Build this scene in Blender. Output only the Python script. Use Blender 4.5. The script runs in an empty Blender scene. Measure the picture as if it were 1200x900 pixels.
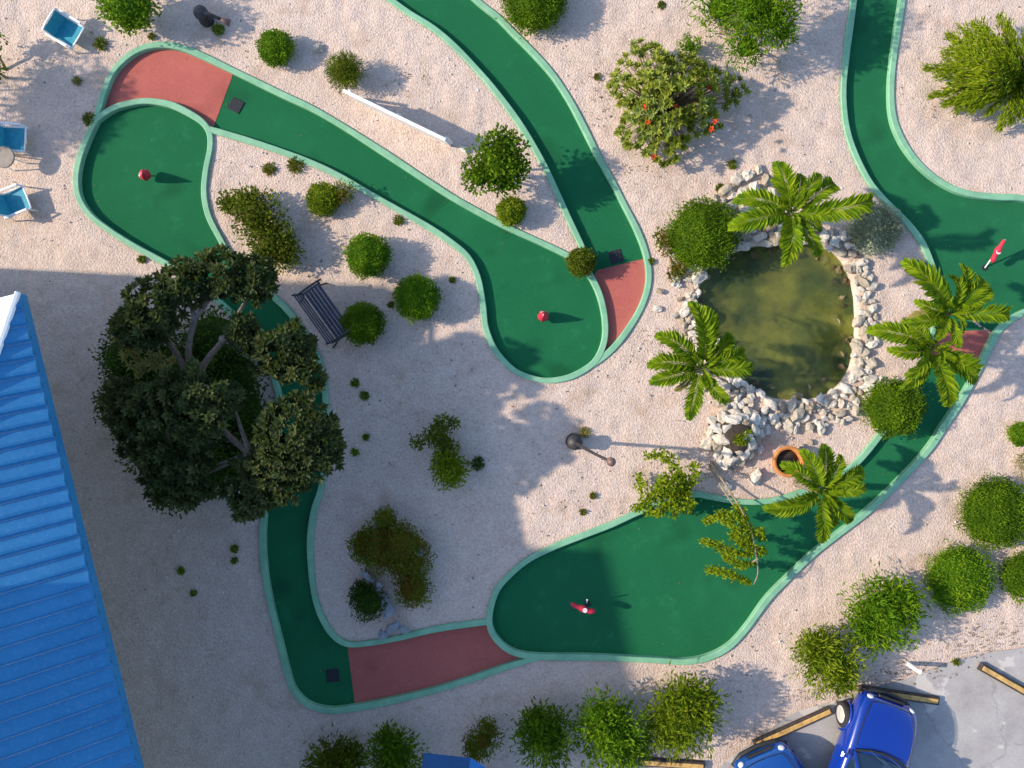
import bpy, bmesh, math, random
import numpy as np
from mathutils import Vector, Matrix
from mathutils import noise as mnoise

R = math.radians
random.seed(7)
rng = np.random.default_rng(11)
S = bpy.context.scene
C = S.collection

# ------------------------------------------------------------------ camera, sky, sun, exposure
CAM_H = 17.0          # the drone hovers 17 m above the course and looks straight down
PPM = 50.0            # the ground under it: 50 photo pixels to the metre
cam_d = bpy.data.cameras.new('camera')
cam_d.angle = 2 * math.atan(12.0 / CAM_H)
cam_d.clip_end = 600
cam = bpy.data.objects.new('camera', cam_d)
cam.location = (0, 0, CAM_H)
C.objects.link(cam)
S.camera = cam

SUN_EL, SHADOW_AZ = R(30), R(-3)
ldir = Vector((math.cos(SUN_EL) * math.cos(SHADOW_AZ), math.cos(SUN_EL) * math.sin(SHADOW_AZ), -math.sin(SUN_EL)))
world = bpy.data.worlds.new('World')
S.world = world
world.use_nodes = True
wn = world.node_tree
sky = wn.nodes.new('ShaderNodeTexSky')
sky.sky_type = 'NISHITA'
sky.sun_disc = False
sky.ozone_density = 3.0
sky.sun_elevation = SUN_EL
sky.sun_rotation = math.atan2(-ldir.x, -ldir.y)
bg = wn.nodes['Background']
bg.inputs['Strength'].default_value = 0.15
wn.links.new(sky.outputs[0], bg.inputs[0])
sd = bpy.data.lights.new('sun', 'SUN')
sd.energy = 3.3
sd.angle = R(1.0)
sd.color = (0.97, 0.85, 0.68)
sun = bpy.data.objects.new('sun', sd)
sun.rotation_euler = ldir.to_track_quat('-Z', 'Y').to_euler()
sun.location = (-20, 0, 20)
C.objects.link(sun)
S.view_settings.view_transform = 'Standard'
S.view_settings.look = 'None'
S.view_settings.exposure = 0.93
S.view_settings.gamma = 1.0


def W(px, py, z=0.0):
    """the place at height z that the photograph shows at pixel (px, py)"""
    k = (CAM_H - z) / CAM_H
    return Vector(((px - 600) / PPM * k, -(py - 450) / PPM * k, z))


def G(px, py, z=0.0):
    """plan position: a point straight above ground pixel (px, py)"""
    return Vector(((px - 600) / PPM, -(py - 450) / PPM, z))


# ------------------------------------------------------------------ materials
def new_mat(name):
    m = bpy.data.materials.new(name)
    m.use_nodes = True
    nt = m.node_tree
    return m, nt, nt.nodes['Principled BSDF']


def nd(nt, kind, **kw):
    n = nt.nodes.new(kind)
    for k, v in kw.items():
        if k in n.inputs:
            n.inputs[k].default_value = v
        else:
            setattr(n, k, v)
    return n


def ramp(nt, src, stops):
    r = nt.nodes.new('ShaderNodeValToRGB')
    e = r.color_ramp.elements
    while len(e) < len(stops):
        e.new(0.5)
    for el, (p, c) in zip(e, stops):
        el.position = p
        el.color = (*c, 1) if len(c) == 3 else c
    nt.links.new(src, r.inputs[0])
    return r.outputs[0]


def noise(nt, scale, detail=4, rough=0.55, obj=True):
    tc = nt.nodes.new('ShaderNodeTexCoord')
    n = nd(nt, 'ShaderNodeTexNoise', Scale=scale, Detail=detail, Roughness=rough)
    nt.links.new(tc.outputs['Object'], n.inputs['Vector'])
    return n.outputs[0]


def mixc(nt, fac, a, b, mode='MIX'):
    m = nt.nodes.new('ShaderNodeMix')
    m.data_type = 'RGBA'
    m.blend_type = mode
    for sock, v in ((m.inputs[0], fac), (m.inputs[6], a), (m.inputs[7], b)):
        if hasattr(v, 'is_output'):
            nt.links.new(v, sock)
        elif isinstance(v, (int, float)):
            sock.default_value = v
        else:
            sock.default_value = (*v, 1)
    return m.outputs[2]


def bump(nt, h, bsdf, strength=0.4, dist=0.02):
    b = nd(nt, 'ShaderNodeBump', Strength=strength, Distance=dist)
    nt.links.new(h, b.inputs['Height'])
    nt.links.new(b.outputs[0], bsdf.inputs['Normal'])


def simple(name, col, rough=0.6, var=0.15, scale=6.0, metal=0.0, bumpy=0.0, coat=0.0, spec=0.5):
    m, nt, p = new_mat(name)
    n = noise(nt, scale, 5)
    d = tuple(max(0, c * (1 - var)) for c in col)
    l = tuple(min(1, c * (1 + var)) for c in col)
    nt.links.new(ramp(nt, n, [(0.3, d), (0.7, l)]), p.inputs['Base Color'])
    p.inputs['Roughness'].default_value = rough
    p.inputs['Metallic'].default_value = metal
    p.inputs['Coat Weight'].default_value = coat
    p.inputs['Specular IOR Level'].default_value = spec
    if bumpy:
        bump(nt, noise(nt, scale * 6, 4), p, bumpy, 0.01)
    return m


def leaf_mat(name, stops, trans=0.35, rough=0.55):
    """leaf colour runs along a per-leaf random number; some light passes through the leaf"""
    m, nt, p = new_mat(name)
    a = nt.nodes.new('ShaderNodeAttribute')
    a.attribute_name = 'tint'
    k = len(stops) - 1
    col = ramp(nt, a.outputs['Fac'], [(i / k, c) for i, c in enumerate(stops)])
    nt.links.new(col, p.inputs['Base Color'])
    p.inputs['Roughness'].default_value = rough + 0.15
    p.inputs['Specular IOR Level'].default_value = 0.12
    t = nt.nodes.new('ShaderNodeBsdfTranslucent')
    nt.links.new(mixc(nt, 0.5, col, (0.17, 0.27, 0.01)), t.inputs[0])
    mx = nd(nt, 'ShaderNodeMixShader', Fac=trans)
    nt.links.new(p.outputs[0], mx.inputs[1])
    nt.links.new(t.outputs[0], mx.inputs[2])
    nt.links.new(mx.outputs[0], nt.nodes['Material Output'].inputs['Surface'])
    return m


M = {}


def make_materials():
    # pale coral sand and gravel
    m, nt, p = new_mat('coral_sand')
    big = noise(nt, 0.35, 3, 0.5)
    mid = noise(nt, 2.6, 5, 0.65)
    fine = noise(nt, 19.0, 3, 0.7)
    base = ramp(nt, big, [(0.3, (0.530, 0.390, 0.315)), (0.5, (0.594, 0.450, 0.384)), (0.72, (0.636, 0.499, 0.442))])
    base = mixc(nt, 0.55, base, ramp(nt, mid, [(0.33, (0.382, 0.278, 0.206)), (0.5, (0.604, 0.456, 0.394)), (0.68, (0.742, 0.597, 0.525))]))
    tc = nt.nodes.new('ShaderNodeTexCoord')
    v = nd(nt, 'ShaderNodeTexVoronoi', Scale=25.0)
    nt.links.new(tc.outputs['Object'], v.inputs['Vector'])
    stone = nt.nodes.new('ShaderNodeSeparateColor')
    nt.links.new(v.outputs['Color'], stone.inputs[0])
    grain = ramp(nt, stone.outputs[0], [(0.0, (0.318, 0.244, 0.183)), (0.12, (0.488, 0.375, 0.297)), (0.6, (0.594, 0.458, 0.368)), (1.0, (0.784, 0.643, 0.533))])
    base = mixc(nt, 0.36, base, grain)
    base = mixc(nt, 0.42, base, ramp(nt, fine, [(0.32, (0.329, 0.244, 0.188)), (0.5, (0.604, 0.468, 0.376)), (0.68, (0.763, 0.624, 0.516))]))
    # dusty brown and trodden patches
    st = noise(nt, 0.9, 6, 0.7)
    base = mixc(nt, ramp(nt, st, [(0.54, (0, 0, 0)), (0.72, (0.636, 0.585, 0.525))]), base, (0.392, 0.258, 0.166))
    nt.links.new(base, p.inputs['Base Color'])
    p.inputs['Roughness'].default_value = 0.95
    p.inputs['Specular IOR Level'].default_value = 0.15
    hs = nt.nodes.new('ShaderNodeMath'); hs.operation = 'ADD'
    nt.links.new(v.outputs['Distance'], hs.inputs[0]); nt.links.new(fine, hs.inputs[1])
    bump(nt, hs.outputs[0], p, 0.6, 0.02)
    M['sand'] = m

    def turf(name, c0, c1, c2, scale):
        m, nt, p = new_mat(name)
        a = ramp(nt, noise(nt, 0.55, 5, 0.6), [(0.32, tuple(x * .88 for x in c0)), (0.52, c1), (0.7, tuple(x * 1.1 for x in c2))])
        f = noise(nt, 70.0, 3, 0.7)
        a = mixc(nt, 0.5, a, ramp(nt, noise(nt, 26.0, 4, 0.7), [(0.3, tuple(x * 0.7 for x in c1)), (0.7, tuple(x * 1.3 for x in c1))]))
        a = mixc(nt, 0.4, a, ramp(nt, f, [(0.3, tuple(x * 0.5 for x in c1)), (0.7, tuple(x * 1.5 for x in c1))]))
        w = noise(nt, scale, 6, 0.75)
        a = mixc(nt, ramp(nt, w, [(0.57, (0, 0, 0)), (0.8, (0.5, 0.5, 0.5))]), a, tuple(min(1, x * 1.7 + 0.01) for x in c1))
        damp = noise(nt, 0.8, 2, 0.4)
        a = mixc(nt, ramp(nt, damp, [(0.60, (0, 0, 0)), (0.72, (0.55, 0.55, 0.55))]), a, tuple(x * 0.45 for x in c1))
        nt.links.new(a, p.inputs['Base Color'])
        p.inputs['Roughness'].default_value = 0.95
        p.inputs['Specular IOR Level'].default_value = 0.1
        p.inputs['Sheen Weight'].default_value = 0.08
        bump(nt, f, p, 0.5, 0.01)
        return m
    M['turf'] = turf('green_carpet', (0.006, 0.094, 0.038), (0.010, 0.122, 0.047), (0.017, 0.15, 0.060), 2.2)
    M['red'] = turf('red_carpet', (0.33, 0.085, 0.07), (0.43, 0.118, 0.095), (0.52, 0.165, 0.135), 5.5)

    m, nt, p = new_mat('kerb_paint')
    n = noise(nt, 3.0, 6, 0.7)
    c = ramp(nt, n, [(0.3, (0.15, 0.37, 0.215)), (0.5, (0.20, 0.43, 0.26)), (0.75, (0.27, 0.50, 0.32))])
    w = noise(nt, 9.0, 6, 0.75)
    c = mixc(nt, ramp(nt, w, [(0.60, (0, 0, 0)), (0.72, (0.6, 0.6, 0.6))]), c, (0.34, 0.36, 0.29))
    c = mixc(nt, ramp(nt, noise(nt, 1.1, 5, 0.65), [(0.5, (0, 0, 0)), (0.75, (0.55, 0.55, 0.55))]), c, (0.13, 0.27, 0.185))
    nt.links.new(c, p.inputs['Base Color'])
    p.inputs['Roughness'].default_value = 0.7
    bump(nt, w, p, 0.35, 0.01)
    M['kerb'] = m

    m, nt, p = new_mat('car_park_concrete')
    c = ramp(nt, noise(nt, 1.3, 6, 0.65), [(0.3, (0.26, 0.23, 0.215)), (0.5, (0.36, 0.325, 0.305)), (0.7, (0.44, 0.405, 0.375))])
    c = mixc(nt, 0.3, c, ramp(nt, noise(nt, 28, 3, 0.7), [(0.3, (0.22, 0.21, 0.21)), (0.7, (0.5, 0.48, 0.46))]))
    spill = noise(nt, 0.9, 5, 0.55)
    c = mixc(nt, ramp(nt, spill, [(0.575, (0, 0, 0)), (0.60, (0.6, 0.6, 0.6))]), c, (0.62, 0.56, 0.50))
    tc = nt.nodes.new('ShaderNodeTexCoord')
    vo = nd(nt, 'ShaderNodeTexVoronoi', Scale=0.33, feature='DISTANCE_TO_EDGE')
    wv = nd(nt, 'ShaderNodeTexNoise', Scale=1.6, Detail=5.0)
    nt.links.new(tc.outputs['Object'], wv.inputs['Vector'])
    ad = nt.nodes.new('ShaderNodeVectorMath'); ad.operation = 'MULTIPLY_ADD'
    nt.links.new(wv.outputs['Color'], ad.inputs[0]); ad.inputs[1].default_value = (0.9, 0.9, 0.0)
    nt.links.new(tc.outputs['Object'], ad.inputs[2]); nt.links.new(ad.outputs[0], vo.inputs['Vector'])
    c = mixc(nt, ramp(nt, vo.outputs['Distance'], [(0.0, (0.38, 0.38, 0.38)), (0.008, (0, 0, 0))]), c, (0.14, 0.13, 0.13))
    nt.links.new(c, p.inputs['Base Color'])
    p.inputs['Roughness'].default_value = 0.85
    bump(nt, noise(nt, 40, 4), p, 0.3, 0.01)
    M['concrete'] = m

    m, nt, p = new_mat('blue_roof_sheet')
    c = ramp(nt, noise(nt, 0.7, 5, 0.6), [(0.3, (0.010, 0.155, 0.36)), (0.7, (0.022, 0.205, 0.44))])
    c = mixc(nt, ramp(nt, noise(nt, 14, 6, 0.75), [(0.5, (0, 0, 0)), (0.75, (0.30, 0.30, 0.30))]), c, (0.18, 0.35, 0.58))
    nt.links.new(c, p.inputs['Base Color'])
    p.inputs['Roughness'].default_value = 0.5
    M['roof'] = m
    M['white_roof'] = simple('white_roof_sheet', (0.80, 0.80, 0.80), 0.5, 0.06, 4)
    M['wall'] = simple('pale_wall', (0.62, 0.58, 0.50), 0.85, 0.08, 3)
    M['white'] = simple('white_paint', (0.80, 0.79, 0.77), 0.5, 0.08, 9)
    M['teal'] = simple('teal_sling', (0.010, 0.26, 0.36), 0.65, 0.2, 14)
    M['table'] = simple('grey_table_top', (0.27, 0.225, 0.185), 0.7, 0.25, 12)
    M['iron'] = simple('dark_iron', (0.018, 0.018, 0.022), 0.5, 0.3, 20)
    M['slat'] = simple('weathered_slat', (0.045, 0.052, 0.085), 0.7, 0.35, 10)
    M['lampdark'] = simple('dark_bronze', (0.035, 0.03, 0.032), 0.55, 0.3, 14)
    M['lamphead'] = simple('brown_lamp_head', (0.16, 0.09, 0.075), 0.5, 0.2, 14)
    M['mat'] = simple('black_rubber', (0.012, 0.014, 0.02), 0.8, 0.3, 20)
    M['flag'] = simple('red_cloth', (0.55, 0.018, 0.045), 0.7, 0.18, 10)
    M['emblem'] = simple('pale_print', (0.80, 0.62, 0.60), 0.7, 0.05, 10)
    M['pole'] = simple('white_pole', (0.75, 0.75, 0.73), 0.4, 0.05, 10)
    M['clay'] = simple('terracotta', (0.52, 0.19, 0.045), 0.8, 0.25, 9, bumpy=0.2)
    M['soil'] = simple('dark_soil', (0.045, 0.032, 0.022), 0.95, 0.4, 14, bumpy=0.5)
    M['wood'] = simple('yellowed_timber', (0.52, 0.315, 0.10), 0.75, 0.35, 6)
    M['darkwood'] = simple('dark_timber_side', (0.045, 0.032, 0.028), 0.8, 0.3, 8)
    M['bark'] = simple('grey_bark', (0.20, 0.155, 0.12), 0.9, 0.35, 12, bumpy=0.6)
    M['twig'] = simple('brown_twig', (0.26, 0.20, 0.12), 0.9, 0.3, 12)
    M['carblue'] = simple('blue_car_paint', (0.002, 0.030, 0.27), 0.25, 0.06, 1.0, coat=1.0)
    M['carblue2'] = simple('lighter_blue_car_paint', (0.005, 0.06, 0.26), 0.25, 0.06, 1.0, coat=1.0)
    M['glass'] = simple('dark_glass', (0.012, 0.03, 0.06), 0.06, 0.1, 1.0, spec=0.8)
    M['tyre'] = simple('tyre_rubber', (0.02, 0.02, 0.021), 0.85, 0.2, 20)
    M['rim'] = simple('silver_rim', (0.62, 0.60, 0.58), 0.4, 0.08, 12, metal=0.3)
    M['lens'] = simple('headlamp_lens', (0.70, 0.72, 0.75), 0.1, 0.05, 6, spec=0.9)
    M['trim'] = simple('black_plastic', (0.02, 0.02, 0.022), 0.6, 0.2, 12)
    M['chrome'] = simple('chrome', (0.7, 0.7, 0.7), 0.2, 0.05, 5, metal=1.0)
    M['greystone'] = simple('blue_grey_stone', (0.27, 0.28, 0.30), 0.9, 0.3, 10, bumpy=0.5)
    M['darkstone'] = simple('dark_stone', (0.055, 0.05, 0.065), 0.9, 0.35, 14, bumpy=0.5)
    M['canopy'] = simple('blue_canopy', (0.012, 0.16, 0.45), 0.5, 0.1, 4)
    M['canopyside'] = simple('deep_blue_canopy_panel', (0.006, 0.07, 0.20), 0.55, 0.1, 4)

    # limestone: every stone takes its own shade of white, grey or buff
    m, nt, p = new_mat('limestone')
    oi = nt.nodes.new('ShaderNodeObjectInfo')
    own = ramp(nt, oi.outputs['Random'], [(0.0, (0.36, 0.29, 0.21)), (0.3, (0.56, 0.48, 0.38)), (0.7, (0.68, 0.61, 0.52)), (1.0, (0.78, 0.73, 0.66))])
    n = noise(nt, 8, 6, 0.7)
    c = mixc(nt, ramp(nt, n, [(0.47, (0, 0, 0)), (0.70, (0.75, 0.75, 0.75))]), own, (0.20, 0.155, 0.105))
    nt.links.new(c, p.inputs['Base Color'])
    p.inputs['Roughness'].default_value = 0.95
    bump(nt, noise(nt, 18, 5, 0.7), p, 0.7, 0.03)
    M['stone'] = m
    m, nt, p = new_mat('mossy_stone')
    oi = nt.nodes.new('ShaderNodeObjectInfo')
    own = ramp(nt, oi.outputs['Random'], [(0.0, (0.10, 0.06, 0.025)), (0.4, (0.20, 0.125, 0.05)), (0.8, (0.26, 0.20, 0.08)), (1.0, (0.42, 0.36, 0.22))])
    c = mixc(nt, ramp(nt, noise(nt, 9, 5, 0.7), [(0.45, (0, 0, 0)), (0.65, (0.8, 0.8, 0.8))]), own, (0.045, 0.04, 0.012))
    nt.links.new(c, p.inputs['Base Color'])
    p.inputs['Roughness'].default_value = 0.7
    bump(nt, noise(nt, 18, 5, 0.7), p, 0.6, 0.03)
    M['moss'] = m
    # pebbles carry their own shade
    m, nt, p = new_mat('pebble')
    a = nt.nodes.new('ShaderNodeAttribute'); a.attribute_name = 'tint'
    nt.links.new(ramp(nt, a.outputs['Fac'], [(0, (0.15, 0.12, 0.10)), (0.18, (0.36, 0.30, 0.25)), (0.55, (0.55, 0.48, 0.41)), (1, (0.76, 0.71, 0.65))]), p.inputs['Base Color'])
    p.inputs['Roughness'].default_value = 0.9
    M['pebble'] = m
    # pond
    m, nt, p = new_mat('pond_algae')
    c = ramp(nt, noise(nt, 0.75, 5, 0.6), [(0.36, (0.02, 0.045, 0.03)), (0.46, (0.075, 0.10, 0.04)), (0.56, (0.28, 0.28, 0.05)), (0.72, (0.52, 0.46, 0.10))])
    c = mixc(nt, 0.45, c, ramp(nt, noise(nt, 4.5, 6, 0.7), [(0.36, (0.015, 0.028, 0.018)), (0.52, (0.10, 0.105, 0.03)), (0.7, (0.34, 0.29, 0.09))]))
    nt.links.new(c, p.inputs['Base Color'])
    p.inputs['Roughness'].default_value = 0.95
    M['bed'] = m
    m, nt, p = new_mat('pond_water')
    nt.nodes.remove(p)
    tr = nt.nodes.new('ShaderNodeBsdfTransparent'); tr.inputs[0].default_value = (0.80, 0.86, 0.66, 1)
    gl = nt.nodes.new('ShaderNodeBsdfGlossy'); gl.inputs['Roughness'].default_value = 0.06
    lw = nd(nt, 'ShaderNodeLayerWeight', Blend=0.5)
    fr = nt.nodes.new('ShaderNodeMath'); fr.operation = 'POWER'; fr.inputs[1].default_value = 4.0
    nt.links.new(lw.outputs['Facing'], fr.inputs[0])
    f2 = nt.nodes.new('ShaderNodeMath'); f2.operation = 'MULTIPLY_ADD'; f2.inputs[1].default_value = 0.9; f2.inputs[2].default_value = 0.035
    nt.links.new(fr.outputs[0], f2.inputs[0]); fr = f2
    b = nd(nt, 'ShaderNodeBump', Strength=0.5, Distance=0.02)
    nt.links.new(noise(nt, 7, 3), b.inputs['Height'])
    nt.links.new(b.outputs[0], gl.inputs['Normal'])
    murk = nt.nodes.new('ShaderNodeBsdfDiffuse')
    nt.links.new(ramp(nt, noise(nt, 0.55, 4, 0.6), [(0.38, (0.02, 0.05, 0.034)), (0.49, (0.075, 0.095, 0.036)), (0.60, (0.25, 0.245, 0.05))]), murk.inputs[0])
    wm = nt.nodes.new('ShaderNodeMixShader'); wm.inputs[0].default_value = 0.42
    nt.links.new(tr.outputs[0], wm.inputs[1]); nt.links.new(murk.outputs[0], wm.inputs[2])
    mx = nt.nodes.new('ShaderNodeMixShader')
    nt.links.new(fr.outputs[0], mx.inputs[0]); nt.links.new(wm.outputs[0], mx.inputs[1]); nt.links.new(gl.outputs[0], mx.inputs[2])
    nt.links.new(mx.outputs[0], nt.nodes['Material Output'].inputs['Surface'])
    M['water'] = m

    M['leaf_trim'] = leaf_mat('trimmed_leaf', [(0.050, 0.105, 0.003), (0.095, 0.175, 0.004), (0.145, 0.24, 0.006)])
    M['leaf_bright'] = leaf_mat('bright_leaf', [(0.060, 0.145, 0.004), (0.12, 0.23, 0.006), (0.20, 0.31, 0.010)])
    M['leaf_lime'] = leaf_mat('lime_leaf', [(0.09, 0.14, 0.004), (0.17, 0.23, 0.007), (0.27, 0.31, 0.015)])
    M['leaf_olive'] = leaf_mat('olive_leaf', [(0.075, 0.078, 0.006), (0.105, 0.14, 0.008), (0.16, 0.20, 0.014)])
    M['leaf_brown'] = leaf_mat('brown_tinged_leaf', [(0.15, 0.075, 0.010), (0.13, 0.14, 0.010), (0.09, 0.14, 0.008), (0.19, 0.19, 0.018)])
    M['leaf_dark'] = leaf_mat('dark_leaf', [(0.028, 0.043, 0.014), (0.052, 0.070, 0.023), (0.11, 0.125, 0.042)], 0.22, 0.42)
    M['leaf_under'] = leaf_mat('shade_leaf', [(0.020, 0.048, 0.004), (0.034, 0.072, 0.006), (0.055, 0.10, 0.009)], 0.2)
    M['leaf_grey'] = leaf_mat('silver_leaf', [(0.18, 0.20, 0.11), (0.30, 0.33, 0.20), (0.42, 0.44, 0.30)], 0.15)
    M['leaf_tree'] = leaf_mat('rosette_leaf', [(0.11, 0.13, 0.014), (0.20, 0.235, 0.022), (0.33, 0.36, 0.05), (0.25, 0.31, 0.08)])
    M['leaf_palm'] = leaf_mat('palm_leaflet', [(0.065, 0.14, 0.004), (0.15, 0.25, 0.005), (0.30, 0.38, 0.012)], 0.4)
    M['leaf_yellow'] = leaf_mat('yellow_green_leaf', [(0.11, 0.18, 0.004), (0.21, 0.29, 0.007), (0.33, 0.38, 0.015)], 0.4)
    M['leaf_dry'] = leaf_mat('dry_leaf', [(0.30, 0.22, 0.07), (0.26, 0.24, 0.06), (0.36, 0.29, 0.12)], 0.3)
    M['litter'] = leaf_mat('fallen_leaf', [(0.10, 0.06, 0.03), (0.20, 0.125, 0.06), (0.32, 0.22, 0.11)], 0.15)
    M['flower'] = leaf_mat('orange_petal', [(0.60, 0.12, 0.02), (0.70, 0.05, 0.03), (0.65, 0.20, 0.05)], 0.2)


make_materials()


# ------------------------------------------------------------------ mesh helpers
class MB:
    """gathers shapes and links them as ONE mesh object"""
    def __init__(self):
        self.v, self.f, self.m, self.t, self.n = [], [], [], [], 0

    def add(self, v, f, mat=0, tint=None):
        v = np.asarray(v, float).reshape(-1, 3)
        self.v.append(v)
        self.f.extend([tuple(int(i) + self.n for i in q) for q in f])
        self.m.extend([mat] * len(f))
        self.t.append(np.full(len(v), 0.5) if tint is None else np.asarray(tint, float))
        self.n += len(v)
        return self

    def box(self, c, s, rot=None, mat=0, bev=0.0):
        x, y, z = (k / 2 for k in s)
        b = min(bev, x * .8, y * .8, z * .8)
        if b > 0:
            pts = []
            for zz, e in ((-z, b), (-z + b, 0), (z - b, 0), (z, b)):
                for (a, d) in ((-1, -1), (1, -1), (1, 1), (-1, 1)):
                    pts.append((a * (x - e), d * (y - e), zz))
            f = [(3, 2, 1, 0), (12, 13, 14, 15)]
            for r in range(3):
                for k in range(4):
                    f.append((4 * r + k, 4 * r + (k + 1) % 4, 4 * r + 4 + (k + 1) % 4, 4 * r + 4 + k))
        else:
            pts = [(a * x, d * y, e * z) for e in (-1, 1) for (a, d) in ((-1, -1), (1, -1), (1, 1), (-1, 1))]
            f = [(3, 2, 1, 0), (4, 5, 6, 7)] + [(k, (k + 1) % 4, 4 + (k + 1) % 4, 4 + k) for k in range(4)]
        p = np.array(pts)
        if rot is not None:
            p = p @ np.array(rot).T
        return self.add(p + np.array(c), f, mat)

    def tube(self, pts, radii, sides=7, mat=0, cap=True):
        P = [Vector(p) for p in pts]
        if not hasattr(radii, '__len__'):
            radii = [radii] * len(P)
        vs, fs = [], []
        ref = Vector((0.31, 0.17, 0.93))
        for i, p in enumerate(P):
            d = (P[min(i + 1, len(P) - 1)] - P[max(i - 1, 0)]).normalized()
            a = d.cross(ref if abs(d.dot(ref)) < 0.95 else Vector((1, 0, 0))).normalized()
            b = d.cross(a)
            for k in range(sides):
                t = 2 * math.pi * k / sides
                vs.append(p + (a * math.cos(t) + b * math.sin(t)) * radii[i])
        for i in range(len(P) - 1):
            for k in range(sides):
                k2 = (k + 1) % sides
                fs.append((i * sides + k, i * sides + k2, (i + 1) * sides + k2, (i + 1) * sides + k))
        if cap:
            fs.append(tuple(range(sides))[::-1])
            fs.append(tuple((len(P) - 1) * sides + k for k in range(sides)))
        return self.add([tuple(v) for v in vs], fs, mat)

    def lathe(self, prof, seg=20, mat=0, c=(0, 0, 0), wob=None):
        vs, fs = [], []
        for (r, z) in prof:
            for k in range(seg):
                t = 2 * math.pi * k / seg
                rr = r * (1 + (wob(t, z) if wob else 0))
                vs.append((c[0] + rr * math.cos(t), c[1] + rr * math.sin(t), c[2] + z))
        for i in range(len(prof) - 1):
            for k in range(seg):
                k2 = (k + 1) % seg
                fs.append((i * seg + k, i * seg + k2, (i + 1) * seg + k2, (i + 1) * seg + k))
        fs.append(tuple(range(seg))[::-1])
        fs.append(tuple((len(prof) - 1) * seg + k for k in range(seg)))
        return self.add(vs, fs, mat)

    def leaves(self, P, D, N, L, Wd, tint=None, mat=0):
        n = len(P)
        if n == 0:
            return self
        D = D / np.maximum(np.linalg.norm(D, axis=1, keepdims=True), 1e-6)
        Sd = np.cross(D, N)
        Sd /= np.maximum(np.linalg.norm(Sd, axis=1, keepdims=True), 1e-6)
        U = np.cross(Sd, D)
        L = np.broadcast_to(np.asarray(L, float), (n,))[:, None]
        Wd = np.broadcast_to(np.asarray(Wd, float), (n,))[:, None]
        v = np.empty((n, 4, 3))
        v[:, 0] = P
        v[:, 1] = P + D * L * 0.5 + Sd * Wd * 0.5 + U * L * 0.06
        v[:, 2] = P + D * L - U * L * 0.05
        v[:, 3] = P + D * L * 0.5 - Sd * Wd * 0.5 + U * L * 0.06
        i = np.arange(n) * 4
        f = np.stack([i, i + 1, i + 2, i + 3], 1)
        if tint is None:
            tint = rng.random(n)
        return self.add(v.reshape(-1, 3), f.tolist(), mat, np.repeat(np.asarray(tint), 4))

    def build(self, name, mats, parent=None, smooth=False, loc=None):
        me = bpy.data.meshes.new(name)
        me.from_pydata(np.concatenate(self.v).tolist(), [], self.f)
        for m in (mats if isinstance(mats, (list, tuple)) else [mats]):
            me.materials.append(m)
        me.polygons.foreach_set('material_index', self.m)
        if smooth:
            me.polygons.foreach_set('use_smooth', [True] * len(self.f))
        at = me.attributes.new('tint', 'FLOAT', 'POINT')
        at.data.foreach_set('value', np.concatenate(self.t).astype(np.float32))
        me.update()
        return link(name, me, parent, loc)


def link(name, me, parent=None, loc=None):
    o = bpy.data.objects.new(name, me)
    C.objects.link(o)
    if parent is not None:
        o.parent = parent
    if loc is not None:
        o.location = loc
    return o


def tag(o, label=None, cat=None, group=None, kind=None):
    for k, v in (('label', label), ('category', cat), ('group', group), ('kind', kind)):
        if v:
            o[k] = v
    return o


def thing(name, label, cat, loc=(0, 0, 0), rz=0.0, group=None):
    o = bpy.data.objects.new(name, None)
    o.empty_display_size = 0.2
    C.objects.link(o)
    o.location = loc
    o.rotation_euler = (0, 0, rz)
    return tag(o, label, cat, group)


def dup(root, loc, rz, label):
    r = root.copy()
    C.objects.link(r)
    r.location = loc
    r.rotation_euler = (0, 0, rz)
    r['label'] = label
    for ch in root.children:
        c = ch.copy(); C.objects.link(c); c.parent = r
        for g in ch.children:
            d = g.copy(); C.objects.link(d); d.parent = c
    return r


def unit(n, seed=None):
    v = rng.normal(size=(n, 3))
    return v / np.linalg.norm(v, axis=1, keepdims=True)


def catmull(pts, step=0.09, closed=False):
    P = [np.array(p, float) for p in pts]
    n = len(P)
    out = []
    last = n if closed else n - 1
    for i in range(last):
        if closed:
            a, b, c, d = P[i - 1], P[i], P[(i + 1) % n], P[(i + 2) % n]
        else:
            b, c = P[i], P[i + 1]
            a = P[i - 1] if i else 2 * b - c
            d = P[i + 2] if i + 2 < n else 2 * c - b
        k = max(1, int(np.linalg.norm(c - b) / step))
        for j in range(k):
            t = j / k
            out.append(0.5 * ((2 * b) + (-a + c) * t + (2 * a - 5 * b + 4 * c - d) * t * t + (-a + 3 * b - 3 * c + d) * t ** 3))
    if not closed:
        out.append(P[-1])
    return np.array(out)


def gp(pts):
    return [((x - 600) / PPM, -(y - 450) / PPM) for x, y in pts]


def signed(X, Y, poly):
    """distance to a closed polygon, positive inside"""
    x0, y0 = poly[:, 0], poly[:, 1]
    x1, y1 = np.roll(x0, -1), np.roll(y0, -1)
    d2 = np.full(X.shape, 1e9)
    ins = np.zeros(X.shape, bool)
    for a, b, c, d in zip(x0, y0, x1, y1):
        dx, dy = c - a, d - b
        L = dx * dx + dy * dy
        if L < 1e-12:
            continue
        t = np.clip(((X - a) * dx + (Y - b) * dy) / L, 0, 1)
        d2 = np.minimum(d2, (X - a - t * dx) ** 2 + (Y - b - t * dy) ** 2)
        if abs(dy) > 1e-12:
            hit = ((b > Y) != (d > Y)) & (X < dx * (Y - b) / dy + a)
            ins ^= hit
    return np.where(ins, 1, -1) * np.sqrt(d2)


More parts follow.
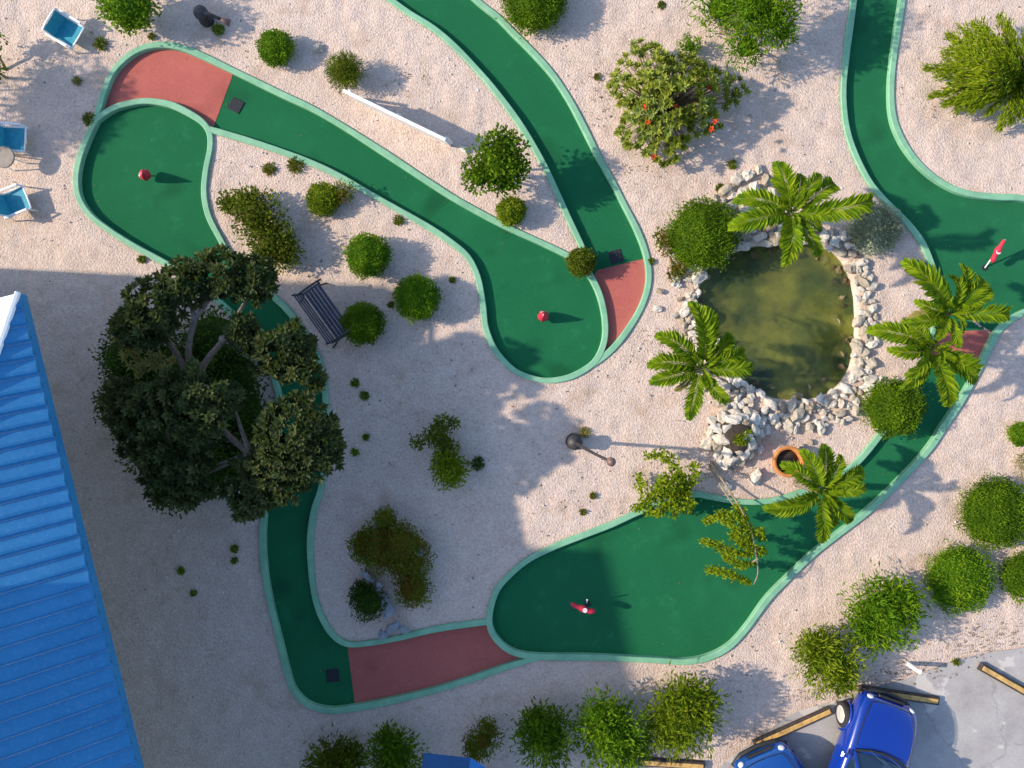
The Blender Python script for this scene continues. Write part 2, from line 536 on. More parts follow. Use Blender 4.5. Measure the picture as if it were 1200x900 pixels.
def vnoise(X, Y, cell, seed):
    g = np.random.default_rng(seed).random((64, 64))
    x, y = X / cell + 1000, Y / cell + 1000
    i, j = np.floor(x).astype(int), np.floor(y).astype(int)
    u, v = x - i, y - j
    u, v = u * u * (3 - 2 * u), v * v * (3 - 2 * v)
    a = g[i % 64, j % 64]; b = g[(i + 1) % 64, j % 64]; c = g[i % 64, (j + 1) % 64]; d = g[(i + 1) % 64, (j + 1) % 64]
    return (a * (1 - u) + b * u) * (1 - v) + (c * (1 - u) + d * u) * v


# ------------------------------------------------------------------ course outlines, along the middle of the kerbs
A_KERB = [(113, 141), (116, 130), (123, 107), (133, 85), (150, 67), (170, 56), (190, 53), (213, 56), (240, 67), (267, 80), (300, 96), (333, 112),
          (367, 128), (400, 147), (433, 168), (467, 190), (500, 212), (533, 233), (567, 252), (600, 269), (633, 284), (662, 298), (681, 310),
          (694, 327), (704, 350), (709, 377), (708, 400), (700, 420), (687, 432), (667, 442), (643, 446), (620, 442), (600, 432), (580, 410),
          (569, 383), (566, 357), (560, 325), (548, 301), (527, 283), (500, 265), (467, 246), (433, 227), (400, 208), (367, 192), (333, 179),
          (300, 168), (267, 158), (246, 152)]
B_ARC = [(113, 141), (132, 128), (150, 122), (173, 119), (200, 123), (220, 132), (237, 143), (246, 156)]
B_RIGHT = [(247, 174), (242, 200), (240, 227), (245, 253), (257, 277), (270, 299), (292, 322), (320, 347), (336, 362), (353, 384), (370, 412),
           (379, 440), (382, 478), (382, 530), (377, 570), (368, 600), (364, 633), (365, 667), (369, 697), (377, 722), (390, 743), (407, 754),
           (433, 753), (467, 747), (500, 739), (533, 733), (572, 728)]
B_LEFT = [(113, 141), (101, 167), (93, 190), (90, 213), (94, 234), (108, 254), (133, 273), (160, 290), (184, 303), (213, 320), (255, 352), (297, 396),
          (322, 446), (327, 480), (321, 540), (311, 592), (308, 633), (311, 673), (318, 710), (327, 747), (335, 780), (344, 807), (361, 825),
          (387, 832), (417, 829), (450, 823), (500, 811), (550, 796), (600, 779), (634, 769)]
C_IN = [(1097, 345), (1096, 375), (1086, 410), (1069, 450), (1050, 480), (1029, 511), (1000, 545), (970, 563), (940, 576), (911, 585), (885, 588),
        (862, 587), (838, 583), (813, 579), (788, 584), (762, 594), (743, 602), (717, 614), (683, 627), (650, 640), (620, 655), (600, 671),
        (583, 690), (575, 713), (574, 733), (583, 750), (602, 764), (633, 769), (700, 770), (767, 773), (800, 775), (827, 771), (853, 758),
        (874, 736), (898, 703), (920, 680), (950, 651), (980, 627), (1016, 599), (1050, 567), (1087, 527), (1107, 497), (1127, 467), (1147, 430), (1166, 392)]
D_LEFT = [(1012, -90), (1005, -40), (1000, 0), (993, 50), (988, 100), (989, 133), (994, 160), (1004, 187), (1018, 213), (1034, 233), (1051, 250), (1067, 267),
          (1080, 285), (1089, 305), (1095, 325), (1097, 345)]
D_RIGHT = [(1166, 392), (1180, 378), (1200, 366), (1240, 352), (1275, 325), (1282, 285), (1255, 247), (1200, 233), (1167, 231), (1134, 227), (1108, 217), (1084, 200), (1064, 177),
           (1051, 153), (1045, 130), (1044, 100), (1047, 67), (1052, 33), (1057, 0), (1062, -40), (1068, -90)]
E_LEFT = [(330, -95), (400, -40), (457, 0), (481, 17), (508, 34), (533, 55), (557, 80), (578, 104), (600, 133), (618, 160), (637, 193), (653, 227), (668, 260), (682, 290), (690, 312)]
E_RIGHT = [(470, -95), (520, -40), (557, -1), (583, 20), (602, 39), (624, 61), (647, 87), (667, 117), (683, 147), (700, 181), (717, 212), (733, 243), (748, 273), (758, 302), (760, 330),
           (753, 356), (740, 380), (723, 403), (705, 420), (684, 434)]
POND = [(825, 318), (845, 302), (880, 288), (920, 284), (960, 286), (985, 300), (1000, 330), (1005, 370), (1003, 410), (994, 440), (970, 463),
        (930, 470), (890, 461), (862, 443), (845, 418), (828, 385), (816, 350)]
PARK = [(820, 1000), (838, 915), (852, 890), (885, 868), (925, 838), (975, 822), (1020, 806), (1062, 795), (1095, 783), (1132, 770), (1162, 764), (1200, 759), (1300, 745), (1500, 735), (1500, 1000)]

cA, cArc, cBr, cBl = (catmull(gp(k)) for k in (A_KERB, B_ARC, B_RIGHT, B_LEFT))
cC, cDl, cDr, cEl, cEr = (catmull(gp(k)) for k in (C_IN, D_LEFT, D_RIGHT, E_LEFT, E_RIGHT))
cBfull = catmull(gp(B_ARC + B_RIGHT))
pond = catmull(gp(POND), closed=True)
park = catmull(gp(PARK), closed=True)


def between(curve, p, q):
    a, b = (int(np.argmin(np.linalg.norm(curve - np.array(gp([k])[0]), axis=1))) for k in (p, q))
    return curve[a:b + 1] if a <= b else curve[b:a + 1][::-1]


polyA = np.concatenate([cA, cArc[::-1]])
blobC_left = between(cC, (583, 690), (633, 769))
polyB = np.concatenate([cBfull, between(cC, (574, 728), (633, 769)), cBl[::-1]])
polyC = cC.copy()
polyD = np.concatenate([cDl, cDr])
polyE = np.concatenate([cEl, between(cA, (694, 327), (690, 430)), cEr[::-1]])
LANES = [polyA, polyB, polyC, polyD, polyE]


# ------------------------------------------------------------------ ground sheet, sunk under the carpets and the pond
def ground():
    def axis(lo, hi, st):
        mid = np.arange(lo, hi + 1e-6, st)
        k = np.array([0.3, 0.8, 1.6, 3, 6, 12, 24, 50, 110])
        return np.concatenate([lo - k[::-1], mid, hi + k])
    xs, ys = axis(-13.2, 13.8, 0.075), axis(-10.2, 10.8, 0.075)
    X, Y = np.meshgrid(xs, ys)
    Z = (vnoise(X, Y, 1.9, 1) - 0.5) * 0.035 + (vnoise(X, Y, 0.55, 2) - 0.5) * 0.022 + (vnoise(X, Y, 0.21, 3) - 0.5) * 0.030
    Z *= np.clip((16 - np.maximum(abs(X), abs(Y) * 1.25)) / 3, 0, 1)
    near = (abs(X) < 14) & (abs(Y) < 11)
    x, y = X[near], Y[near]
    lane = np.full(x.shape, -9.0)
    for p in LANES:
        lane = np.maximum(lane, signed(x, y, p[::2]))
    pd = signed(x, y, pond[::2])
    pk = signed(x, y, park[::2])
    z = Z[near]
    z = z * np.clip((-lane - 0.05) / 0.3, 0, 1)
    z = np.where(pk > -0.25, np.minimum(z, -0.012 - 0.01 * np.clip((pk + .25) * 3, 0, 1)), z)
    z -= 0.27 * np.clip(lane / 0.07, 0, 1)
    z -= 0.95 * np.clip((pd + 0.02) / 0.3, 0, 1)
    Z[near] = z
    ny, nx = X.shape
    v = np.stack([X, Y, Z], -1).reshape(-1, 3)
    idx = np.arange(nx * ny).reshape(ny, nx)
    q = np.stack([idx[:-1, :-1], idx[:-1, 1:], idx[1:, 1:], idx[1:, :-1]], -1).reshape(-1, 4)
    me = bpy.data.meshes.new('ground')
    me.from_pydata(v.tolist(), [], q.tolist())
    me.polygons.foreach_set('use_smooth', [True] * len(q))
    me.materials.append(M['sand'])
    tag(link('ground', me), kind='structure')


ground()


def sheet(name, poly, z, mat, parent=None):
    mb = MB()
    mb.add(np.c_[poly, np.full(len(poly), z)], [tuple(range(len(poly)))])
    o = mb.build(name, mat, parent)
    if o.data.polygons[0].normal.z < 0:
        o.data.flip_normals()
    return o


tag(sheet('car_park', park, 0.006, M['concrete']), kind='structure')


# gravel: loose pebbles on the sand
def gravel():
    n = 12000
    x = rng.uniform(-12.6, 12.6, n); y = rng.uniform(-9.5, 9.5, n)
    ok = np.ones(n, bool)
    for p in LANES:
        ok &= signed(x, y, p[::2]) < -0.13
    ok &= signed(x, y, pond[::2]) < -0.1
    keep_park = signed(x, y, park[::2]) < -0.05
    ok &= keep_park | (rng.random(n) < 0.06)
    ok &= (vnoise(x, y, 1.3, 5) * 0.6 + vnoise(x, y, 0.4, 6) * 0.4) > rng.uniform(0.2, 0.75, n)
    x, y = x[ok], y[ok]
    n = len(x)
    s = 0.007 + 0.024 * rng.random(n) ** 4.0
    oct_ = np.array([(1, 0, 0), (0, 1, 0), (-1, 0, 0), (0, -1, 0), (0, 0, 0.8), (0, 0, -0.8)], float)
    jit = rng.uniform(0.65, 1.3, (n, 6, 1))
    a = rng.uniform(0, 6.28, n)
    v = oct_[None] * jit * s[:, None, None]
    ca, sa = np.cos(a)[:, None], np.sin(a)[:, None]
    vx = v[..., 0] * ca - v[..., 1] * sa; vy = v[..., 0] * sa + v[..., 1] * ca
    v = np.stack([vx + x[:, None], vy + y[:, None], v[..., 2] + s[:, None] * 0.35 + 0.006], -1)
    f0 = np.array([(0, 1, 4), (1, 2, 4), (2, 3, 4), (3, 0, 4), (1, 0, 5), (2, 1, 5), (3, 2, 5), (0, 3, 5)])
    f = (f0[None] + (np.arange(n) * 6)[:, None, None]).reshape(-1, 3)
    mb = MB()
    mb.add(v.reshape(-1, 3), f.tolist(), 0, np.repeat(rng.random(n), 6))
    tag(mb.build('gravel', M['pebble']), kind='stuff')


gravel()


def litter():
    """fallen brown leaves and crumbs blown against edges and under the shrubs"""
    spots = [(1060, 785, 60, 14, 110), (1130, 755, 50, 18, 110), (960, 815, 50, 12, 70), (1180, 740, 40, 20, 70), (705, 110, 26, 40, 60), (735, 200, 50, 20, 50), (860, 812, 30, 40, 30),
             (850, 555, 50, 22, 70), (590, 25, 20, 20, 30), (320, 320, 30, 14, 40), (810, 300, 30, 30, 30), (770, 400, 22, 40, 30), (1090, 120, 20, 30, 16), (120, 180, 40, 60, 24), (470, 90, 60, 40, 36),
             (600, 460, 300, 220, 160), (900, 100, 260, 90, 90), (700, 620, 200, 100, 40)]
    mb = MB()
    for (px, py, sx, sy, n) in spots:
        X = rng.normal(px, sx * .5, n); Y = rng.normal(py, sy * .5, n)
        P = np.stack([(X - 600) / PPM, -(Y - 450) / PPM, np.full(n, 0.025)], 1)
        ok = np.ones(n, bool)
        for p in LANES:
            ok &= signed(P[:, 0], P[:, 1], p[::2]) < -.1
        ok &= signed(P[:, 0], P[:, 1], pond[::2]) < -.1
        P = P[ok]; k = len(P)
        a = rng.uniform(0, 6.28, k)
        mb.leaves(P, np.stack([np.cos(a), np.sin(a), rng.uniform(-.05, .25, k)], 1), unit(k) * .3 + np.array([0, 0, 1.]), rng.uniform(.03, .075, k), rng.uniform(.015, .035, k))
    tag(mb.build('leaf_litter', M['litter']), kind='stuff')


litter()


def crumbs():
    n = 900
    x = rng.uniform(-12, 12, n); y = rng.uniform(-9, 9, n)
    d = np.full(n, -9.0)
    for p in LANES:
        d = np.maximum(d, signed(x, y, p[::2]))
    keep = (d > 0.12) & ((rng.random(n) < 0.22) | (d < 0.24))
    x, y = x[keep], y[keep]; k = len(x)
    a = rng.uniform(0, 6.28, k)
    mb = MB()
    mb.leaves(np.stack([x, y, np.full(k, -0.068)], 1), np.stack([np.cos(a), np.sin(a), np.full(k, .1)], 1), unit(k) * .2 + np.array([0, 0, 1.]), rng.uniform(.02, .055, k), rng.uniform(.012, .03, k))
    tag(mb.build('carpet_litter', M['litter']), kind='stuff')


crumbs()


# ------------------------------------------------------------------ the golf lanes
def kerb(parent, curve, width=0.138, top=0.052, closed=False, label=None):
    c = curve
    d = np.gradient(c, axis=0)
    d /= np.maximum(np.linalg.norm(d, axis=1, keepdims=True), 1e-9)
    nrm = np.stack([-d[:, 1], d[:, 0]], 1)
    s = np.cumsum(np.r_[0, np.linalg.norm(np.diff(c, axis=0), axis=1)])
    wv = width * (1 + 0.10 * np.sin(s * 1.7 + top * 300) * np.sin(s * 0.61) + 0.05 * (vnoise(c[:, 0], c[:, 1], 0.3, 9) - .5))
    zt = top + 0.012 * (vnoise(c[:, 0], c[:, 1], 0.6, 8) - 0.5)
    prof = [(-0.5, -0.25, 0), (-0.5, 0, 1), (-0.40, 0.012, 1), (0.40, 0.012, 1), (0.5, 0, 1), (0.5, -0.25, 0)]
    vs = np.zeros((len(c), 6, 3))
    for k, (o, dz, follow) in enumerate(prof):
        vs[:, k, :2] = c + nrm * (wv * o)[:, None]
        vs[:, k, 2] = (zt + dz - 0.012) if follow else -0.2
    f = []
    for i in range(len(c) - 1):
        for k in range(5):
            f.append((i * 6 + k, i * 6 + 6 + k, i * 6 + 7 + k, i * 6 + 1 + k))
    f += [tuple(range(6)), tuple((len(c) - 1) * 6 + k for k in range(6))[::-1]]
    mb = MB()
    mb.add(vs.reshape(-1, 3), f)
    return mb.build('kerb', M['kerb'], parent)


TURF_Z = -0.085


def tee_mat(parent, px, py, ang, size=0.30):
    p = G(px, py, TURF_Z + 0.012)
    mb = MB()
    mb.box(p, (size, size, 0.018), Matrix.Rotation(ang, 3, 'Z'), bev=0.006)
    mb.build('tee_mat', M['mat'], parent)


def cup(parent, px, py):
    p = G(px, py, TURF_Z)
    mb = MB()
    mb.lathe([(0.075, 0.002), (0.075, 0.007), (0.055, 0.007), (0.055, 0.004), (0.001, 0.004)], 20, c=p)
    mb.build('cup', M['mat'], parent)


L_A = thing('golf_lane', 'long straight green lane from the coral red tee area at upper left to the middle', 'golf lane', G(420, 220), 0, 'mini golf lanes')
L_B = thing('golf_lane', 'green lane running under the big dark tree, with a red walkway at its lower end', 'golf lane', G(300, 450), 0, 'mini golf lanes')
L_C = thing('golf_lane', 'wide green lane curving below the pond towards the lower middle putting end', 'golf lane', G(850, 650), 0, 'mini golf lanes')
L_D = thing('golf_lane', 'narrow green lane entering at the top right and bending to the right edge', 'golf lane', G(1080, 180), 0, 'mini golf lanes')
L_E = thing('golf_lane', 'curved green lane from the top middle ending in a crescent of red carpet', 'golf lane', G(640, 150), 0, 'mini golf lanes')
for L in (L_A, L_B, L_C, L_D, L_E):
    L.location.z = 0


def local(curve, L):
    return curve - np.array(L.location[:2])


for L, poly, dz in ((L_A, polyA, 0), (L_B, polyB, 0.001), (L_C, polyC, 0.002), (L_D, polyD, 0.003), (L_E, polyE, 0.0015)):
    sheet('turf', local(poly, L), TURF_Z + dz, M['turf'], L)
# kerbs; where two meet one stands a few millimetres proud of the other
kerb(L_A, local(cA, L_A), top=0.050)
kerb(L_B, local(cBfull, L_B), top=0.056)
kerb(L_B, local(cBl, L_B), top=0.062)
kerb(L_C, local(cC, L_C), top=0.068)
kerb(L_D, local(cDl, L_D), top=0.054)
kerb(L_D, local(cDr, L_D), top=0.046)
kerb(L_E, local(cEl, L_E), top=0.058)
kerb(L_E, local(cEr, L_E), top=0.042)
# red carpet areas, laid over the green
redA = np.concatenate([between(cA, (113, 141), (271, 82)), np.array(gp([(272, 84), (249, 146)])), between(cArc, (246, 152), (113, 141))])
sheet('red_carpet', local(redA, L_A), TURF_Z + 0.006, M['red'], L_A)
redB = np.concatenate([between(cBfull, (406, 754), (572, 728)), between(cC, (574, 729), (630, 769)), between(cBl, (634, 769), (417, 829)), np.array(gp([(415, 826), (406, 757)]))])
sheet('red_carpet', local(redB, L_B), TURF_Z + 0.006, M['red'], L_B)
redE = np.concatenate([np.array(gp([(700, 316), (757, 302)])), between(cEr, (758, 302), (687, 432)), between(cA, (692, 428), (694, 327))])
sheet('red_carpet', local(redE, L_E), TURF_Z + 0.007, M['red'], L_E)
redC = np.concatenate([np.array(gp([(1100, 389), (1164, 386)])), between(cC, (1164, 395), (1140, 440)), np.array(gp([(1135, 440), (1086, 412)]))])
sheet('red_carpet', local(redC, L_C), TURF_Z + 0.008, M['red'], L_C)
for L, args in ((L_A, (275, 122, R(-28))), (L_B, (389, 793, R(5))), (L_E, (722, 300, R(15)))):
    o = L.location
    tee_mat(L, args[0] - o.x * PPM, args[1] + o.y * PPM, args[2])
for L, (a, b) in ((L_B, (166, 201)), (L_A, (639, 372)), (L_C, (689, 709)), (L_D, (1157, 313))):
    o = L.location
    cup(L, a - o.x * PPM, b + o.y * PPM)


# ------------------------------------------------------------------ pond
def make_pond():
    c = pond.mean(0)
    rings = [(1.10, -0.02), (1.02, -0.10), (0.95, -0.20), (0.82, -0.28), (0.6, -0.34), (0.3, -0.36), (0.02, -0.36)]
    n = len(pond)
    vs, fs = [], []
    for k, (s, z) in enumerate(rings):
        q = c + (pond - c) * s
        zz = z + 0.05 * (vnoise(q[:, 0], q[:, 1], 0.35, 21) - 0.5)
        vs.append(np.c_[q, zz])
    for k in range(len(rings) - 1):
        for i in range(n):
            j = (i + 1) % n
            fs.append((k * n + i, k * n + j, k * n + n + j, k * n + n + i))
    mb = MB()
    mb.add(np.concatenate(vs), fs)
    tag(mb.build('pond_bed', M['bed'], smooth=True), kind='structure')
    tag(sheet('pond_water', c + (pond - c) * 1.05, -0.13, M['water']), kind='structure')


make_pond()

STONES = []
for k in range(9):
    bm = bmesh.new()
    bmesh.ops.create_icosphere(bm, subdivisions=2, radius=1.0)
    o = Vector((k * 7.3, 3.1 * k, 1.7))
    sx, sy, sz = 1 + 0.35 * rng.random(), 0.75 + 0.3 * rng.random(), 0.6 + 0.25 * rng.random()
    for v in bm.verts:
        h = 1 + 0.50 * mnoise.noise(v.co * 1.2 + o) + 0.46 * mnoise.noise(v.co * 2.9 + o) + .12 * mnoise.cell(v.co * 2.0 + o)
        v.co = Vector((v.co.x * sx * h, v.co.y * sy * h, v.co.z * sz * h))
    me = bpy.data.meshes.new('stone')
    bm.to_mesh(me); bm.free()
    me.materials.append(M['stone'])
    STONES.append(me)
MOSSY = []
for me in STONES[:4]:
    m2 = me.copy(); m2.materials.clear(); m2.materials.append(M['moss']); MOSSY.append(m2)


def stone(parent, p, r, meshes=STONES, name='stone', squash=1.0):
    o = bpy.data.objects.new(name, random.choice(meshes))
    C.objects.link(o)
    o.parent = parent
    o.location = p
    o.rotation_euler = (random.uniform(-.3, .3), random.uniform(-.3, .3), random.uniform(0, 6.28))
    k = r * random.uniform(0.9, 1.1)
    o.scale = (k, k * random.uniform(.85, 1.1), k * random.uniform(.75, 1.1) * squash)
    return o


GREY = []
for me in STONES[:4]:
    m2 = me.copy(); m2.materials.clear(); m2.materials.append(M['greystone']); GREY.append(m2)


def rockery():
    root = thing('pond_edging', 'rough ring of white and grey limestone rocks around the green pond', 'rock border', (0, 0, 0))
    c = pond.mean(0)
    n = len(pond)
    seg = np.cumsum(np.r_[0, np.linalg.norm(np.diff(pond, axis=0), axis=1)])
    taken = []

    def put(x, y, r, z, meshes=STONES):
        for (a, b, q) in taken:
            if (a - x) ** 2 + (b - y) ** 2 < (0.66 * (q + r)) ** 2:
                return
        taken.append((x, y, r))
        stone(root, (x, y, z), r, meshes)
    # the pale grey heap above the big clipped bush
    for (px, py, r) in ((850, 225, .15), (862, 212, .13), (875, 206, .15), (888, 200, .12), (868, 228, .16), (882, 222, .14), (896, 212, .13), (856, 243, .13), (872, 246, .15), (888, 240, .14),
                        (902, 230, .13), (905, 205, .10), (846, 238, .10), (880, 262, .14), (895, 256, .13), (864, 262, .12), (910, 262, .13), (872, 278, .14), (890, 278, .15), (908, 281, .13), (926, 280, .13)):
        g = G(px, py)
        taken.append((g.x, g.y, r))
        stone(root, (g.x, g.y, .03 + r * .4), r)
    # big stones first, then the small ones that fill the gaps
    for it, (count, rlo, rhi) in enumerate(((90, 0.11, 0.155), (900, 0.07, 0.11), (2500, 0.045, 0.07))):
        for _ in range(count):
            if len(taken) > 248:
                break
            i = random.randrange(n)
            p = pond[i]
            out = (p - c) / np.linalg.norm(p - c)
            ang = math.degrees(math.atan2(out[1], out[0]))
            lo, hi = 0.0, 0.40
            if -140 < ang < -30:
                hi = 0.75            # broad beach of rocks on the lower side
            if 98 < ang < 150:
                hi = 1.35            # heap at the upper left
            if 160 <= ang or ang < -165:
                hi = 0.6
            q = p + out * random.uniform(lo, hi) + np.array([random.uniform(-.05, .05), random.uniform(-.05, .05)])
            r = random.uniform(rlo, rhi)
            put(q[0], q[1], r, 0.02 + r * 0.35)
    # drowned, algae-brown stones along the inner rim
    taken.clear()
    for _ in range(600):
        if len(taken) > 46:
            break
        i = random.randrange(n)
        p = pond[i]
        out = (p - c) / np.linalg.norm(p - c)
        ang = math.degrees(math.atan2(out[1], out[0]))
        deep = 0.42 if -75 < ang < 50 else 0.28
        q = p - out * random.uniform(0.05, deep)
        put(q[0], q[1], random.uniform(0.06, 0.13), -0.15 - random.uniform(0, 0.08), MOSSY)


rockery()


# ------------------------------------------------------------------ plants
def ico_core(mb, c, r, rz, mat=0, sub=2, tint=0.1):
    bm = bmesh.new()
    bmesh.ops.create_icosphere(bm, subdivisions=sub, radius=1.0)
    o = Vector((c[0], c[1], 3.3))
    v = []
    for q in bm.verts:
        h = 1 + 0.10 * mnoise.noise(q.co * 2.3 + o)
        v.append((c[0] + q.co.x * r * h, c[1] + q.co.y * r * h, max(0.0, c[2] + q.co.z * rz * h)))
    f = [tuple(x.index for x in fc.verts) for fc in bm.faces]
    bm.free()
    mb.add(v, f, mat, np.full(len(v), tint))


def shell_leaves(mb, c, r, rz, n, L, Wd, lo=0.86, hi=1.03, up=0.25, mat=0, jag=0.0, flat=0.35):
    """leaves through the outer part of an ellipsoid crown"""
    d = unit(n)
    d[:, 2] = np.abs(d[:, 2]) * np.where(rng.random(n) < 0.22, -0.6, 1)
    d /= np.linalg.norm(d, axis=1, keepdims=True)
    rad = rng.uniform(lo, hi, n)
    if jag:
        q = np.array([mnoise.noise(Vector((a * 2.2 + c[0] * 3, b * 2.2 + c[1] * 3, e * 2.2))) for a, b, e in d])
        rad = rad * (1 + jag * q * 1.6)
    P = np.array(c) + d * np.array([r, r, rz]) * rad[:, None]
    P[:, 2] = np.maximum(P[:, 2], 0.015)
    out = d * np.array([1 / r, 1 / r, 1 / rz])
    out /= np.linalg.norm(out, axis=1, keepdims=True)
    D = out * 0.8 + unit(n) * 0.9 + np.array([0, 0, up * .5])
    N = out * flat + unit(n) * 0.6 + np.array([0, 0, 2.2 * flat])
    tn = np.array([mnoise.noise(Vector((a * 3.1 + c[0], b * 3.1 + c[1] * 2, e * 3.1 + r * 9))) for a, b, e in P])
    mb.leaves(P, D, N, L * rng.uniform(0.7, 1.3, n), Wd * rng.uniform(0.7, 1.2, n), np.clip(0.46 + tn * 0.95 + rng.uniform(-.34, .34, n), 0, 1), mat)


def trimmed(px, py, rpx, h, label, mat='leaf_trim', name='trimmed_bush', group='clipped round bushes', leaf=0.05, squash=None):
    """clipped round bush: rpx is its radius in the picture, h its height in metres"""
    zc = h * 0.45
    w = W(px, py, h * 0.6)
    r = rpx / PPM * (CAM_H - h * 0.6) / CAM_H
    root = thing(name, label, 'bush', (w.x, w.y, 0), 0, group)
    mb = MB()
    rz = h - zc
    ico_core(mb, (0, 0, zc), r * 0.88, rz * 0.88, sub=3, tint=0.15)
    n = int(4200 * r * (r + h) + 500)
    shell_leaves(mb, (0, 0, zc), r, rz, n, leaf, leaf * 0.6, 0.84, 1.04, 0.2, jag=0.11)
    shell_leaves(mb, (0, 0, zc), r, rz, int(n * .05), leaf * 1.3, leaf * .6, 1.0, 1.12, 0.4, jag=0.2)
    mb.build('foliage', M[mat], root)
    st = MB()
    st.tube([(0, 0, -0.02), (0.01, 0, zc)], [0.04, 0.03], 6)
    st.build('stem', M['twig'], root)
    return root


def shrub(lobes, label, mat, leaf=(0.08, 0.045), dens=1.0, jag=0.18, core=0.62, name='leafy_shrub', cat='shrub', group=None, extra=None, lo=0.55):
    """loose shrub of several lobes: (px, py, z centre, radius px, half height m)"""
    p0 = lobes[0]
    base = W(p0[0], p0[1], p0[2])
    root = thing(name, label, cat, (base.x, base.y, 0), 0, group)
    mb, st = MB(), MB()
    for (px, py, z, rp, rz) in lobes:
        w = W(px, py, z)
        c = (w.x - base.x, w.y - base.y, z)
        r = rp / PPM * (CAM_H - z) / CAM_H
        if core:
            ico_core(mb, c, r * core, rz * core, tint=0.05)
        n = int(dens * 1500 * r * (r + rz) * (0.07 / leaf[0]) ** 1.5 + 60)
        shell_leaves(mb, c, r, rz, n, leaf[0], leaf[1], lo, 1.08, 0.25, jag=jag)
        st.tube([(c[0] * 0.25, c[1] * 0.25, -0.03), (c[0] * 0.6, c[1] * 0.6, z * 0.5), (c[0], c[1], z)], [0.035, 0.028, 0.012], 6)
    if extra:
        extra(mb, base)
    mats = [M[m] for m in (mat if isinstance(mat, (list, tuple)) else [mat])]
    mb.build('foliage', mats, root)
    st.build('stem', M['twig'], root)
    return root


# clipped bushes -------------------------------------------------
trimmed(322, 55, 20, 0.52, 'small clipped round bush near the top edge beside the start of the long lane', 'leaf_bright')
trimmed(626, -4, 38, 0.75, 'half cut off clipped bush at the top edge beside the curved lane')
trimmed(430, 299, 25, 0.72, 'uppermost of the three clipped bushes near the dark bench', 'leaf_bright')
trimmed(488, 349, 26, 0.74, 'right one of the three clipped bushes near the dark bench', 'leaf_bright')
trimmed(424, 379, 24, 0.72, 'clipped round bush touching the end of the dark bench', 'leaf_trim')
trimmed(826, 274, 41, 0.85, 'large smooth clipped bush at the upper left edge of the pond')
trimmed(1050, 478, 33, 0.85, 'dull green clipped bush between the pond rocks and the lane, under the palm pair', 'leaf_trim')
trimmed(1170, 602, 42, 0.55, 'wide low clipped bush at the right edge, uppermost of three', 'leaf_trim')
trimmed(1127, 680, 39, 0.52, 'low clipped bush between the spiky shrubs and the right edge', 'leaf_bright')
trimmed(1206, 677, 29, 0.52, 'low clipped bush cut by the right edge beside another one', 'leaf_trim')
trimmed(599, 247, 16, 0.55, 'small lime green clipped bush beside the kerb in the gravel wedge between two lanes', 'leaf_lime')
trimmed(378, 233, 19, 0.40, 'low lime green clipped bush with a darker sprig beside the long lane', 'leaf_lime')
trimmed(681, 307, 16, 0.50, 'small brownish clipped bush on the kerb beside the red crescent carpet', 'leaf_olive')
trimmed(1198, 509, 13, 0.35, 'small green bush at the right edge above the clipped row', 'leaf_bright')

# leafy shrubs ---------------------------------------------------
shrub([(148, 0, 0.75, 33, 0.65), (150, 12, 0.6, 26, 0.45)], 'bright leafy bush cut off by the top edge at upper left', 'leaf_bright', (0.09, 0.055), 1.6, 0.12, 0.8)
shrub([(583, 188, 1.05, 32, 0.42), (562, 206, 0.95, 20, 0.3), (590, 170, 1.2, 20, 0.25), (592, 212, 0.9, 18, 0.25), (604, 195, 1.0, 16, 0.3)],
      'dark green many lobed shrub in the gravel wedge between two lanes', 'leaf_trim', (0.09, 0.06), 1.3, 0.2, 0.6)
shrub([(404, 84, 0.35, 20, 0.32)], 'fuzzy olive shrub at the upper end of the white fence', 'leaf_olive', (0.12, 0.016), 14.0, 0.12, 0.7, lo=0.3)
shrub([(300, 252, 0.4, 30, 0.3), (318, 280, 0.4, 28, 0.3), (332, 296, 0.35, 22, 0.25), (268, 238, 0.22, 13, 0.18), (290, 236, 0.3, 16, 0.22), (312, 300, 0.3, 14, 0.2)],
      'sprawling olive green shrub on the gravel above the big tree', 'leaf_olive', (0.085, 0.045), 1.8, 0.22, 0.6)
shrub([(402, 226, 0.22, 13, 0.2)], 'dark brownish sprig shrub behind the low lime green bush', 'leaf_brown', (0.07, 0.03), 1.8, 0.2, 0.4)
shrub([(845, 8, 0.6, 30, 0.4), (880, 10, 1.2, 30, 0.5), (905, 20, 1.2, 28, 0.5), (900, -15, 1.4, 40, 0.6), (875, 55, 0.7, 24, 0.32), (918, 40, 1.0, 14, 0.3)],
      'spreading bright green shrub at the top edge right of the middle', 'leaf_bright', (0.15, 0.035), 2.4, 0.42, 0.5)
shrub([(808, 54, 0.22, 12, 0.2)], 'small round dark tuft above the orange flowered shrub', 'leaf_bright', (0.08, 0.035), 1.8, 0.2, 0.5)
shrub([(1025, 268, 0.25, 30, 0.25)], 'silvery grey green round shrub beside the lane right of the pond palm', 'leaf_grey', (0.05, 0.032), 4.5, 0.08, 0.85)
shrub([(783, 285, 0.2, 13, 0.2), (776, 278, 0.2, 9, 0.15), (796, 312, 0.15, 10, 0.15), (790, 322, 0.12, 8, 0.1)], 'reddish brown scrub at the foot of the large clipped bush', 'leaf_brown', (0.08, 0.035), 1.6, 0.25, 0.3)

